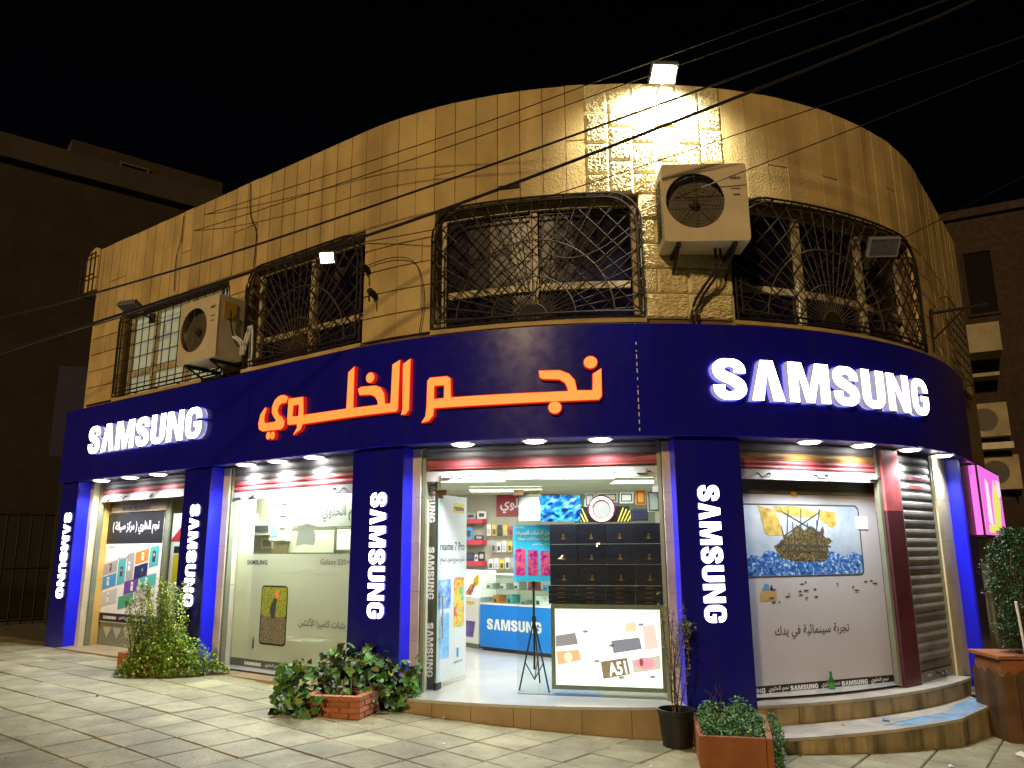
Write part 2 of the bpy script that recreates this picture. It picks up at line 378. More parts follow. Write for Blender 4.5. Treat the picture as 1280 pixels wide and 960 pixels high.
def circ(cx, cy, rx, ry=None, n=20):
    ry = ry or rx; return [(cx + rx * math.cos(2 * math.pi * k / n), cy + ry * math.sin(2 * math.pi * k / n)) for k in range(n)]
def slab(mb, fn, x0, x1, z0, z1, d0, d1):                          # a box on a plane function
    return mb.hexa([fn(x0, z0, d1), fn(x1, z0, d1), fn(x1, z0, d0), fn(x0, z0, d0), fn(x0, z1, d1), fn(x1, z1, d1), fn(x1, z1, d0), fn(x0, z1, d0)])
ORD = ['first', 'second', 'third', 'fourth', 'fifth', 'sixth', 'seventh', 'eighth', 'ninth', 'tenth', 'eleventh', 'twelfth']

# ================================================================== THE SETTING
# ground: one sheet that follows the fall of the street
def build_ground():
    xs = [-150, -60, -30] + [-12 + .5 * i for i in range(43)] + [30, 60, 150]; ys = [-80, -20, 0, 3, 6, 9, 12, 16, 30, 80, 300]
    mb = MB()
    for y in ys:
        for x in xs: mb.v.append(Vector((x, y, g(x) - .016)))
    n = len(xs)
    for j in range(len(ys) - 1):
        for i in range(n - 1): mb.f.append([j * n + i, j * n + i + 1, (j + 1) * n + i + 1, (j + 1) * n + i]); mb.m.append(0)
    return tag(mb.build('pavement', M_GROUND), kind='structure')
pavement = build_ground()
def sdist(x, y):                                                # distance outside the fascia line
    dx, dy = x - CX, y - CY; a = math.atan2(dx, -dy); a2 = min(max(a, AL), AR)
    if a != a2: return dx * math.sin(a2) - dy * math.cos(a2) - R0
    return math.hypot(dx, dy) - R0
def build_tiles():
    T, J = .40, .007
    e = Vector((math.cos(R(-36.5)), math.sin(R(-36.5)))); f = Vector((-e.y, e.x))
    me = unit_block('tile', M_TILE, .018)
    # lay the block flat: its face (-y) becomes +z
    for v in me.vertices: v.co = Vector((v.co.x, v.co.z, -v.co.y - 1))
    me.update()
    cells = []
    cam_i = cam.matrix_world.inverted(); k = 955.67 / 640
    for i in range(-60, 60):
        for j in range(-60, 60):
            c = e * (i + .25) * T + f * (j + .1) * T
            if c.y < 3.5 or c.y > 17 or sdist(c.x, c.y) < -.30: continue
            p = cam_i @ Vector((c.x, c.y, g(c.x)))
            if p.z > -.3: continue
            sx, sy = p.x / -p.z * k, p.y / -p.z * k
            if abs(sx) > 1.7 or sy < -.95: continue
            cells.append((c.length, c, abs(sx) < 1.03 and sy > -.80))
    cells.sort(key=lambda q: (not q[2], q[0])); rest = MB(); rnd = random.Random(3)
    for idx, (d, c, vis) in enumerate(cells):
        dg = (g(c.x + .05) - g(c.x - .05)) / .1
        X = Vector((e.x, e.y, dg * e.x)).normalized(); Yv = Vector((f.x, f.y, dg * f.x)).normalized(); Z = X.cross(Yv).normalized()
        tz = rnd.uniform(-.0035, .0025); Yv = Z.cross(X)
        tl = Vector((rnd.gauss(0, .004), rnd.gauss(0, .004)))
        Z2 = (Z + X * tl.x + Yv * tl.y).normalized(); X2 = Yv.cross(Z2).normalized(); Y2 = Z2.cross(X2)
        sx = T - J * rnd.uniform(.8, 1.5); th = .02
        M = Matrix(((X2.x * sx, Y2.x * sx, Z2.x * th, c.x), (X2.y * sx, Y2.y * sx, Z2.y * th, c.y), (X2.z * sx, Y2.z * sx, Z2.z * th, g(c.x) + tz), (0, 0, 0, 1)))
        if idx < 300: piece('paving_tile', me, pavement, M)
        else:
            b = len(rest.v); rest.v += [M @ v.co for v in me.vertices]
            for pl in me.polygons: rest.f.append([b + i for i in pl.vertices]); rest.m.append(0)
    if rest.f: rest.build('paving_tiles_beyond', M_TILE, pavement, kind='stuff')
    print('tiles', len(cells))
build_tiles()

# ---------------------------------------------------------------- the shop building
bld = thing('shop_building', 'two storey limestone building with a rounded corner above the blue shop front', 'building', P(0, -2, .28))
ZR = 6.28; ZW0, ZW1 = 3.75, 5.03
WINS = [(-8.12, -5.55), (-5.07, -3.05), (-2.08, .07), (1.03, 3.95)]
UL, UR = -9.02, 8.0
def build_wall():
    mb = MB(); cuts = [UL]
    for a, b in WINS: cuts += [a, b]
    cuts.append(UR)
    for i in range(len(cuts) - 1):
        u0, u1 = cuts[i], cuts[i + 1]
        if i % 2 == 0: mb.ubox(u0, u1, -.42, -.165, 2.66, ZR - .004)
        else:
            mb.ubox(u0, u1, -.42, -.165, 2.66, ZW0); mb.ubox(u0, u1, -.42, -.165, ZW1, ZR - .004)
    mb.build('wall', M_JOINT, bld)
    # side and rear walls
    mb = MB(); a = P(UL, -.17, 0); b = P(UL, -9, 0); c = P(UR - .15, -.45, 0); d = Vector((9, 24, 0)); t = .2
    for p, q in ((a, b), (b, d), (c, d)):
        e = (q - p).normalized(); n = Vector((e.y, -e.x, 0)) * t * .5
        z0, z1 = .0, ZR - .01
        o = [p - n, p + n, q + n, q - n]; mb.hexa([Vector((v.x, v.y, z0)) for v in o] + [Vector((v.x, v.y, z1)) for v in o])
    mb.build('side_wall', M_STONE, bld)
    mb = MB(); us = usteps(UL, UR, .4); loop = [P(u, -.3, 6.02) for u in us] + [Vector((9, 24, 6.02)), P(UL, -9, 6.02)]
    mb.add(loop, [list(range(len(loop)))]); mb.build('roof', mat('roof_screed', (.3, .27, .2), .9, .2, 2), bld)
build_wall()
SLAB = [unit_block('stone_panel', M_STONE, .012)]
RUSTIC = [unit_block('rustic_block', M_RUST, 0, .42, 20, 28, s) for s in range(5)]
rs = random.Random(11)
def panel(u0, u1, z0, z1, rustic=False, gap=.009, jit=.004, gz=None):
    um = (u0 + u1) / 2; w = (u1 - u0) - gap; h = (z1 - z0) - (gap if gz is None else gz)
    n = -.166; d = .034 + (rs.random() * jit) + (.012 if rustic else 0)
    M = frame_u(um, n, (z0 + z1) / 2) @ Matrix.Diagonal((w, d, h, 1))
    piece('rustic_block' if rustic else 'stone_panel', RUSTIC[rs.randrange(5)] if rustic else SLAB[0], bld, M)
RU0, RU1 = -.449, 1.011
def build_cladding():
    # tall slabs above the windows
    w = .2425; us = [UL]
    u = -2.104 - w * 28
    while u < UR:
        if u > UL + .05 and not (RU0 + .02 < u < RU1 - .02) and u < 7.6: us.append(u)
        u += w
    us += [RU0, RU1]; us = sorted(us); us = [us[0]] + [b for a, b in zip(us, us[1:]) if b - a > .03]
    for a, b in zip(us, us[1:]):
        if abs(a - RU0) < .05 and abs(b - RU1) < .1: continue
        zs = 5.045 + rs.choice([.42, .60, .74, .60])
        if rs.random() < .25: panel(a, b, 5.045, zs, jit=.0012, gz=.0012); panel(a, b, zs, ZR, jit=.0012, gz=.0012)
        else: panel(a, b, 5.045, ZR, jit=.003)
    # rock-faced blocks round the lamp
    n = 6; w = (RU1 - RU0) / n
    for i in range(n):
        zs = [5.045] + ([5.045 + .36, 5.045 + .74, 5.045 + 1.02] if i % 2 else [5.045 + .22, 5.045 + .56, 5.045 + .90]) + [ZR]
        for a, b in zip(zs, zs[1:]): panel(RU0 + i * w, RU0 + (i + 1) * w, a, b, True)
    # courses between the windows
    def courses(u0, u1, ws, rustic=False, hs=(.26, .255, .26, .255, .25)):
        z = ZW0
        for j, h in enumerate(hs):
            z1 = 5.045 if j == len(hs) - 1 else z + h
            k = ws + (j % 2 if ws > 1 else 0); cut = [u0] + [u0 + (u1 - u0) * (i + (.5 if j % 2 else 1)) / k for i in range(k - (0 if j % 2 else 1))] + [u1]
            cut = sorted(set(round(c, 4) for c in cut)); cut = [c for i, c in enumerate(cut) if i == 0 or c - cut[i - 1] > .08]
            cut[-1] = u1
            for a, b in zip(cut, cut[1:]): panel(a, b, z, z1, rustic)
            z = z1
    courses(UL, -8.13, 1); courses(-5.54, -5.08, 1); courses(-3.04, -2.09, 2); courses(.08, 1.02, 2, True); courses(3.96, 7.4, 7)
    # thin sill under each window
    for a, b in WINS:
        mb = MB(); mb.ubox(a - .03, b + .03, -.42, -.09, ZW0 - .045, ZW0 - .002); mb.build('window_sill', M_STONE, bld)
build_cladding()
# masonry of the ground floor: blocks behind the pillars and painted jambs
def jamb(u0, u1, m=M_CREAM, n0=-.62, n1=-.225, z0=.0, z1=2.58):
    z = z0 + .42 if z0 < .3 else z0
    mb = MB(); zs = [z0, .75, 1.2, 1.65, 2.1, z1]
    for a, b in zip(zs, zs[1:]): mb.ubox(u0, u1, n0, n1, a + .0015, b - .0015, .2)
    mb.build('jamb_stone', m, bld)
jamb(-8.735, -8.64, M_CREAM, -.302, -.225); jamb(-8.735, -8.655, M_WARMLIT, -.75, -.304); jamb(-9.2, -8.745, M_JOINT, -.75, -.30)
jamb(-6.02, -5.49, M_JOINT); jamb(-6.11, -6.03); jamb(-5.48, -5.355)
jamb(-3.0, -2.385, M_JOINT); jamb(-2.375, -2.275); jamb(-3.09, -3.01)
jamb(.31, .91, M_JOINT); jamb(.215, .295)
jamb(4.06, 4.66, M_CREAM, -.62, -.20); jamb(4.68, 5.25, M_JOINT, -.6, -.26); jamb(5.26, 8.3, M_DARKIN, -.6, -.35)
mb = MB(); mb.ubox(4.05, 4.95, -.3, .06, -.4, .075); mb.build('base_stone', M_OLDSTEP, bld)

# windows of the upper floor, with their iron grilles
def window(u0, u1, mull, trans, label, lit=False, skew=None):
    um = (u0 + u1) / 2
    t = thing('upper_window', label, 'window', P(um, -.3, ZW0), 0, 'upper floor windows')
    n0, n1 = -.34, -.27
    def bar(a, b, c, d, name, e=0): m = MB(); m.ubox(a, b, n0, n1 + e, c, d); m.build(name, M_WFRAME, t)
    f = .055
    bar(u0, u0 + f, ZW0, ZW1, 'frame_stile'); bar(u1 - f, u1, ZW0, ZW1, 'frame_stile'); bar(u0 + f, u1 - f, ZW1 - f, ZW1, 'frame_rail'); bar(u0 + f, u1 - f, ZW0, ZW0 + f, 'frame_rail')
    us = [u0 + f] + list(mull) + [u1 - f]
    for m_ in mull: bar(m_ - .04, m_ + .04, ZW0 + f, ZW1 - f, 'mullion', .004)
    for a, b in zip(us, us[1:]): bar(a + .03, b - .03, trans - .035, trans + .035, 'transom', -.003)
    for a, b in zip(us, us[1:]):
        for z0, z1, mm in ((ZW0 + f, trans - .03, M_PANEB), (trans + .03, ZW1 - f, M_PANE)):
            m = MB(); m.ubox(a + .005, b - .005, -.325, -.318, z0, z1)
            if lit: mm = M_LITPANE if a < u0 + 1.9 else M_PANE
            m.build('pane', mm, t)
    return t
M_LITPANE = mat('lit_curtained_pane', (.35, .38, .28), .4, .25, 3, emit=(.72, .74, .50), es=.22)
window(-8.12, -5.55, [-7.45, -6.6], 4.12, 'lit upper window with pale panes behind the left air conditioner', True)
window(-5.07, -3.05, [-4.05], 4.12, 'dark upper window behind the lattice grille with the small lit floodlight')
window(-2.08, .07, [-1.02], 4.15, 'dark upper window in the middle, over the red letters')
window(1.03, 3.95, [1.95, 2.95], 4.15, 'dark curved upper window right of the large air conditioner')

def grille(u0, u1, z0, z1, label, rays=True, rr=.22, n=.0, pitch=.17, cu=None, thick=.0065, square=False):
    um = (u0 + u1) / 2
    t = thing('window_grille', label, 'grille', P(um, 0, z0), 0, 'iron window grilles')
    def rod(mb, a, b, r, step=.3):
        l = math.hypot(b[0] - a[0], b[1] - a[1]); k = max(1, int(l / step))
        mb.tube([P(a[0] + (b[0] - a[0]) * i / k, n, a[1] + (b[1] - a[1]) * i / k) for i in range(k + 1)], r, 4)
    def inside(u, z):
        if not (u0 <= u <= u1 and z0 <= z <= z1): return False
        for cu_ in (u0 + rr, u1 - rr):
            if (u < u0 + rr if cu_ == u0 + rr else u > u1 - rr) and z > z1 - rr:
                if math.hypot(u - cu_, z - (z1 - rr)) > rr: return False
        return True
    out = rrect(u0, u1, z0, z1, rr, 6); out = [(a, max(b, z0)) for a, b in out]
    out = [(u1, z0), (u1, z1 - rr)] + [(u1 - rr + rr * math.cos(R(90 * k / 6)), z1 - rr + rr * math.sin(R(90 * k / 6))) for k in range(7)] + [(u0 + rr - rr * math.sin(R(90 * k / 6)), z1 - rr + rr * math.cos(R(90 * k / 6))) for k in range(7)] + [(u0, z0), (u1, z0)]
    mb = MB()
    for off, nn in ((0, n), (.05, n + .012)):
        pts = []
        for (a, b), (c, d) in zip(out, out[1:]):
            k = max(1, int(math.hypot(c - a, d - b) / .25))
            for i in range(k): pts.append((a + (c - a) * i / k, b + (d - b) * i / k))
        pts.append(out[0]); cu0, cz0 = um, (z0 + z1) / 2
        pts = [(u - off * math.copysign(min(1, abs(u - cu0) / .3), u - cu0), z - off * math.copysign(min(1, abs(z - cz0) / .3), z - cz0)) for u, z in pts]
        mb.tube([P(u, nn, z) for u, z in pts], .012, 5)
    for u in usteps(u0, u1, .55):
        for z in (z0 + .01, z1 - .01): mb.tube([P(min(max(u, u0 + .2), u1 - .2), n, z), P(min(max(u, u0 + .2), u1 - .2), -.2, z)], .009, 4)
    for z in (z0 + .3, z0 + .8):
        for u in (u0, u1): mb.tube([P(u, n, z), P(u, -.2, z)], .009, 4)
    mb.build('outer_frame', M_IRON, t)
    mb = MB()
    if square:
        for u in usteps(u0 + .1, u1 - .1, pitch): rod(mb, (u, z0), (u, z1 - .02), thick)
        for z in usteps(z0 + .12, z1 - .1, pitch): rod(mb, (u0, z), (u1, z), thick)
    else:
        for s in (1, -1):
            c = -6.0
            while c < 6:
                seg = []; k = 160
                for i in range(k + 1):
                    u = u0 + (u1 - u0) * i / k; z = (z0 + z1) / 2 + s * 1.05 * (u - um) + c
                    if inside(u, z): seg.append((u, z))
                if len(seg) > 2: rod(mb, seg[0], seg[-1], thick)
                c += pitch * 1.45
    mb.build('lattice', M_IRON, t)
    if rays:
        cu = um if cu is None else cu; mb = MB(); cz = z0 + .02
        for k in range(25):
            th = R(4 + 172 * k / 24); r = .14
            pu, pz = cu + r * math.cos(th), cz + r * math.sin(th); q = r
            while inside(cu + q * math.cos(th), cz + q * math.sin(th)) and q < 3: q += .02
            rod(mb, (pu, pz), (cu + (q - .02) * math.cos(th), cz + (q - .02) * math.sin(th)), .0058)
        for r in (.14, .42, .80):
            pts = [(cu + r * math.cos(R(3 + 174 * k / 28)), cz + r * math.sin(R(3 + 174 * k / 28))) for k in range(29)]
            mb.tube([P(a, n + .008, b) for a, b in pts if inside(a, b)] or [P(cu, n, cz), P(cu, n, cz + .1)], .0075, 4)
        mb.build('sunburst', M_IRONL, t)
        mb = MB(); mb.poly(lambda a, b, d: P(a, n + .004 + d, b), [(cu + .13 * math.cos(R(180 * k / 14)), cz + .13 * math.sin(R(180 * k / 14))) for k in range(15)], depth=.008); mb.build('rosette', M_IRON, t)
    return t
grille(-8.14, -5.5, ZW0 + .02, 4.98, 'square mesh grille over the lit window at the far left', False, .1, -.09, .20, None, .007, True)
grille(-5.09, -3.04, ZW0 + .02, 5.03, 'dense dark diamond grille left of the middle window', True, .28, -.085, .15, None, .009)
grille(-2.1, .085, ZW0 + .01, 5.04, 'diamond grille with a sunburst over the middle window', True, .30, -.085, .155)
grille(1.02, 3.97, ZW0 + .01, 5.06, 'sunburst grille curving over the right window', True, .42, -.08, .165, 2.15, .008)
mb = MB()
t = thing('window_grille', 'small iron cage on the far right flank of the stone wall', 'grille', P(6.2, -.13, 3.8), 0, 'iron window grilles')
for u in usteps(5.35, 6.6, .16): mb.tube([P(u, -.03, 3.78), P(u, -.03, 4.75)], .008, 4)
for z in usteps(3.78, 4.75, .16): mb.tube([P(5.35, -.03, z), P(6.6, -.03, z)], .008, 4)
for u in (5.35, 6.6):
    for z in (3.78, 4.75): mb.tube([P(u, -.03, z), P(u, -.16, z)], .01, 4)
mb.build('lattice', M_IRONL, t)

# ---------------------------------------------------------------- fascia and pillars
FZ0, FZ1 = 2.60, 3.662
fas = thing('sign_fascia', 'long glossy dark blue sign fascia wrapping round the corner', 'fascia', P(0, 0, FZ0))
for a, b in ((-9.25, -4.764), (-4.758, -.034), (-.028, 5.42)):
    mb = MB(); mb.ubox(a, b, -.03, 0, FZ0, FZ1, .03); mb.build('fascia_panel', M_BLUE, fas)
mb = MB(); mb.ubox(-9.22, 5.40, -.13, -.035, FZ1 - .03, FZ1 + .012, .12); mb.build('top_flashing', mat('flashing', (.25, .2, .14), .6, .2, 5), fas)
mb = MB(); mb.ubox(-9.22, 5.40, -.60, -.032, FZ0 + .004, FZ0 + .02, .12); mb.build('soffit', mat('soffit_panel', (.16, .16, .42), .3, .1, 3), fas)
for u in (-9.22, 5.36):
    mb = MB(); mb.ubox(u, u + .03, -.2, -.031, FZ0 + .021, FZ1 - .031); mb.build('end_cap', M_BLUE, fas)
mb = MB(); mb.ubox(-9.24, 5.41, -.002, .006, FZ0 - .008, FZ0 + .002, .12); mb.build('edge_trim', M_BLUELIT, fas)
mb = MB(); rr_ = random.Random(5)
for k in range(13):
    z = 2.64 + k * .068; h = rr_.uniform(.012, .045); mb.ubox(-.036, -.027, 0, .0025, z, z + h)
mb.build('seam_sealant', M_WHITE, fas)

def letters_sign(t, frame, x0, y0, w, h, depth, vertical=False, m=(M_LEDW, M_LETSIDE)):
    k = w / LW
    for c, x in logo_positions():
        mb = MB()
        for o in LET[c][1]:
            mb.poly(lambda a, b, d: frame(x0, y0, a, b, d), [((x + px) * k, py * h) for px, py in o], (), depth, 0, 1)
        mb.build('letter', list(m), t)
def flat_frame_h(uc):
    M = frame_u(uc)
    return lambda x0, y0, a, b, d: M @ Vector((x0 + a, -.012 - d, y0 + b))
for uc, z0, lab in ((-6.97, 2.948, 'lit white brand letters over the left bays'), (2.03, 2.928, 'lit white brand letters on the curved right end')):
    t = thing('letter_sign', lab, 'sign', P(uc, 0, z0), 0, 'lit letters on the fascia')
    # each letter stands flat but follows the curve
    k = 2.76 / LW
    for c, x in logo_positions():
        xc = (x + LET[c][0] / 2 - LW / 2) * k; M = frame_u(uc + xc); mb = MB()
        for i, o in enumerate(LET[c][1]):
            mb.poly(lambda a, b, d: M @ Vector((a, -.012 - d - (.0008 * i if d > .01 else 0), b)), [((px - LET[c][0] / 2) * k, z0 + py * .385) for px, py in o], (), .055, 0, 1)
        mb.build('letter', [M_LEDW, M_LETSIDE], t)
# the shop's name in red
AR_YEH = [(-4.383, 3.18), (-4.463, 3.105), (-4.489, 3.002), (-4.47, 2.94), (-4.408, 2.912), (-4.085, 2.904), (-4.038, 2.928), (-4.029, 2.986), (-4.074, 3.035), (-4.134, 3.07), (-4.161, 3.118), (-4.143, 3.176), (-4.088, 3.199), (-4.02, 3.194), (-3.991, 3.254), (-4.073, 3.287), (-4.152, 3.281), (-4.218, 3.244), (-4.258, 3.174), (-4.256, 3.106), (-4.212, 3.049), (-4.174, 3.015), (-4.196, 2.995), (-4.37, 2.998), (-4.393, 3.038), (-4.384, 3.097), (-4.357, 3.162)]
AR_BODY = [(-3.978, 3.231), (-3.735, 3.224), (-3.716, 3.022), (-3.045, 3.017), (-3.037, 3.398), (-2.955, 3.45), (-2.952, 3.014), (-2.638, 3.012), (-2.622, 3.021), (-2.632, 3.062), (-2.667, 3.106), (-2.728, 3.133), (-2.868, 3.141), (-2.892, 3.206), (-2.854, 3.222), (-2.663, 3.214), (-2.595, 3.186), (-2.552, 3.121), (-2.537, 3.013), (-2.468, 3.013), (-2.456, 3.407), (-2.37, 3.444), (-2.382, 2.946), (-2.402, 2.928), (-3.648, 2.926), (-3.723, 2.926), (-3.751, 2.872), (-3.867, 2.822), (-3.807, 2.892), (-3.811, 2.935), (-3.965, 2.943), (-3.979, 2.981)]
AR_HOLE = [(-3.893, 3.147), (-3.795, 3.151), (-3.796, 3.02), (-3.899, 3.024)]
AR_ALEF = [(-2.33, 3.399), (-2.247, 3.443), (-2.252, 2.935), (-2.286, 2.892), (-2.339, 2.89), (-2.325, 2.941)]
AR_NJM = [(-2.049, 3.198), (-2.024, 3.227), (-1.839, 3.226), (-1.806, 3.2), (-1.799, 3.015), (-1.279, 3.012), (-0.88, 3.011), (-0.671, 3.014), (-0.677, 3.051), (-0.698, 3.096), (-0.748, 3.131), (-0.907, 3.142), (-0.929, 3.158), (-0.938, 3.218), (-0.746, 3.214), (-0.66, 3.176), (-0.611, 3.115), (-0.592, 3.019), (-0.449, 3.015), (-0.442, 3.17), (-0.365, 3.22), (-0.369, 2.962), (-0.395, 2.93), (-0.666, 2.926), (-1.28, 2.922), (-1.976, 2.926), (-1.984, 2.854), (-2.033, 2.804), (-2.107, 2.794), (-2.063, 2.852), (-2.053, 2.951)]
AR_NHOLE = [(-1.977, 3.145), (-1.868, 3.145), (-1.869, 3.016), (-1.978, 3.012)]
t = thing('letter_sign', 'lit orange and red script letters in the middle of the blue fascia', 'sign', P(-2.4, 0, 2.8), 0, 'lit letters on the fascia')
def densify(pts, s=.15):
    o = []
    for (a, b), (c, d) in zip(pts, pts[1:] + pts[:1]):
        k = max(1, int(abs(c - a) / s))
        for i in range(k): o.append((a + (c - a) * i / k, b + (d - b) * i / k))
    return o
def offs(pts, e):                                                # grow an outline by e for the dark red rim behind
    o = []; n = len(pts); A = sum(pts[i][0] * pts[(i + 1) % n][1] - pts[(i + 1) % n][0] * pts[i][1] for i in range(n)); sg = 1 if A > 0 else -1
    for i in range(n):
        a, b, c = pts[i - 1], pts[i], pts[(i + 1) % n]
        d1 = (b[0] - a[0], b[1] - a[1]); d2 = (c[0] - b[0], c[1] - b[1]); l1 = math.hypot(*d1) or 1; l2 = math.hypot(*d2) or 1
        nx = (d1[1] / l1 + d2[1] / l2) * sg; ny = -(d1[0] / l1 + d2[0] / l2) * sg; l = math.hypot(nx, ny) or 1
        o.append((b[0] + nx / l * e, b[1] + ny / l * e))
    return o
for shp, hole in ((AR_YEH, None), (AR_BODY, AR_HOLE), (AR_ALEF, None), (AR_NJM, AR_NHOLE), (circ(-4.298, 2.852, .036, .042, 14), None), (circ(-4.222, 2.847, .036, .042, 14), None), (circ(-2.735, 3.307, .052, .052, 16), None), (circ(-.461, 3.282, .06, .056, 16), None), (circ(-.796, 2.867, .058, .055, 16), None)):
    mb = MB(); fn = lambda a, b, d: P(a, .001 + d, b)
    shd = densify(shp, .08)
    mb.poly(fn, densify(offs(shp, .008), .08), [shd], .045, 1, 1, maxlen=.1)
    if hole: mb.poly(fn, densify(hole, .08), [densify(offs(hole, -.007), .08)], .045, 1, 1)
    mb.poly(lambda a, b, d: P(a, .048 + d, b), densify(shp), [densify(hole)] if hole else [], .004, 0, 0, maxlen=.1)
    mb.build('letter', [M_LEDO, M_REDSIDE], t)

def pillar(u0, u1, z0, label, tu0=None, tu1=None, backn=-.235):
    t = thing('clad_pillar', label, 'pillar', P((u0 + u1) / 2, -.1, z0), 0, 'blue clad pillars')
    nf = -.05; z1 = FZ0 - .010
    mb = MB(); mb.ubox(u0, u1, nf - .02, nf, z0, z1); mb.build('front_panel', M_BLUE, t)
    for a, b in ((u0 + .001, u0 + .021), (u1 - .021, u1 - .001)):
        mb = MB(); mb.ubox(a, b, backn, nf - .0205, z0, z1); mb.build('side_panel', M_BLUELIT, t)
    if tu0 is not None:
        uc = (u0 + u1) / 2; M = frame_u(uc); k = 1.195 / LW; off = tu1 - uc; sc = tu1 - tu0
        xl = tu0 - uc
        for c, x in logo_positions():
            mb = MB()
            for i, o in enumerate(LET[c][1]):
                mb.poly(lambda a, b, d: M @ Vector((xl + b * sc, .05 - .001 - d - (.0008 * i if d > .01 else 0), 2.15 - a)), [((x + px) * k, py) for px, py in o], (), .014, 0, 1)
            # the mapping (a down, b right) keeps the outline's sense
            mb.build('letter', [M_LEDW, M_LETSIDE], t)
    return t
pillar(-9.22, -8.74, .27, 'blue pillar at the far left end of the shop front', -9.03, -8.83)
pillar(-6.035, -5.485, .27, 'blue pillar behind the tall green shrub', -5.84, -5.645)
pillar(-3.02, -2.37, .14, 'blue pillar behind the brick planter, left of the entrance', -2.75, -2.553)
pillar(.29, .92, .24, 'blue pillar right of the entrance, with lit letters', .485, .683)
pillar(4.67, 5.32, .08, 'blank bright blue pillar at the right end of the shop front')

# ---------------------------------------------------------------- downlights in the soffit
bays = [('left', [-8.30, -7.53, -6.83]), ('grey glass', [-4.95, -4.37, -3.75]), ('entrance', [-1.757, -1.02, -.386]), ('right', [1.766, 2.49, 3.26, 4.14])]
DL_POWER = 78
pos3 = ['left', 'middle', 'right']; pos4 = ['leftmost', 'second', 'third', 'rightmost']
bname = {'left': 'over the far left bay with the maintenance poster', 'grey glass': 'over the frosted glass bay', 'entrance': 'over the open entrance', 'right': 'over the grey poster and closed shutter'}
for bn, us in bays:
    for i, u in enumerate(us):
        w = (pos3 if len(us) == 3 else pos4)[i]
        p = P(u, -.15 if u < 3 else -.11, FZ0 - .012)
        t = thing('downlight', f'{w} round lit downlight {bname[bn]}', 'downlight', p, 0, 'round soffit downlights')
        mb = MB(); mb.lathe([(.085, 0), (.125, -.002), (.128, .006), (.128, .016)], 24); mb.build('rim', M_WHITE, t, local=True)
        mb = MB(); mb.lathe([(.02, -.022), (.085, -.014), (.100, -.004), (.100, -.001)], 24); mb.build('lens', M_LAMP, t, local=True)
        ld = bpy.data.lights.new('downlight_lamp', 'SPOT'); ld.energy = DL_POWER * random.uniform(.85, 1.1) * (.8 if u > 3 else 1); ld.spot_size = R(150); ld.spot_blend = .6; ld.shadow_soft_size = .08; ld.color = (.93, .98, 1.0)
        lo = bpy.data.objects.new('downlight_lamp', ld); COL.objects.link(lo); lo.parent = t; lo.location = (0, 0, -.10)

# ---------------------------------------------------------------- roller shutters
def slat(t, fn, x0, x1, z0, z1, m, name='slat', bulge=.012):
    h = z1 - z0
    prof = [(0, .000), (.06, .004), (.12, .0), (.3, bulge * .8), (.55, bulge), (.8, bulge * .75), (.96, .001), (1, 0)]
    mb = MB()
    for x in (x0, x1): mb.v += [fn(x, z0 + a * h, d) for a, d in prof] + [fn(x, z1, -.012), fn(x, z0, -.012)]
    n = len(prof) + 2
    for i in range(n): j = (i + 1) % n; mb.f.append([i, j, n + j, n + i]); mb.m.append(0)
    mb.f.append(list(range(n))[::-1]); mb.m.append(0); mb.f.append([n + i for i in range(n)]); mb.m.append(0)
    return mb.build(name, m, t)
def handle(t, fn, x, z, w=.14):
    mb = MB(); mb.tube([fn(x, z, .0), fn(x, z, .03), fn(x + .02, z - .035, .045), fn(x + w - .02, z - .035, .045), fn(x + w, z, .03), fn(x + w, z, 0)], .008, 6)
    mb.build('handle', M_BLACK, t)
def lock(t, fn, x, z):
    mb = MB(); slab(mb, fn, x, x + .09, z - .025, z + .02, 0, .03); mb.tube([fn(x + .09, z, .02), fn(x + .13, z, .02)], .008, 6); mb.build('lock', M_STEELW, t)
def open_shutter(u0, u1, n, slats, zb, label, handles):
    a, b = P(u0, n, 0), P(u1, n, 0); fn = plane_fn(a, b); L = (b - a).length
    t = thing('roller_shutter', label, 'shutter', (a + b) / 2 + Vector((0, 0, zb)), 0, 'roller shutters')
    for z0, z1, m in slats: slat(t, fn, .02, L - .02, z0, z1 - .002, m)
    mb = MB(); slab(mb, fn, .03, L - .03, zb, zb + .095, -.02, .016); mb.build('bottom_bar', M_STEELW, t)
    for x in (0, L - .035):
        mb = MB(); slab(mb, fn, x, x + .035, .27, 2.59, -.03, .03); mb.build('guide_rail', M_ALUD, t)
    for k, x in handles:
        f2 = lambda X, Z, d: fn(X, Z, d + .016)
        (handle if k == 'h' else lock)(t, f2, x, zb + .055)
    return fn, L
H, K = 'h', 'k'
open_shutter(-8.635, -6.115, -.34, [(2.40, 2.47, M_SLATR), (2.47, 2.545, M_SLAT), (2.545, 2.59, M_SLAT)], 2.30, 'raised shutter over the maintenance poster bay at left', [(K, .2), (H, .6), (K, 1.3)])
open_shutter(-5.35, -3.095, -.27, [(2.285, 2.345, M_SLATR), (2.345, 2.405, M_SLATR), (2.405, 2.48, M_SLAT), (2.48, 2.59, M_SLAT)], 2.185, 'raised shutter over the frosted glass bay', [(K, .35), (H, 1.85), (K, .1)])
open_shutter(-2.27, .21, -.27, [(2.375, 2.475, M_SLATR), (2.475, 2.545, M_SLAT), (2.545, 2.59, M_SLAT)], 2.255, 'raised shutter with a red slat over the entrance', [(H, .35), (K, .2), (H, 1.75), (K, 2.1)])
open_shutter(.955, 2.86, -.27, [(2.335, 2.375, M_SLATR), (2.375, 2.425, M_SLATR), (2.425, 2.50, M_SLATO), (2.50, 2.59, M_SLAT)], 2.235, 'raised shutter over the grey ship poster', [(H, .25), (H, .95), (K, 1.65)])
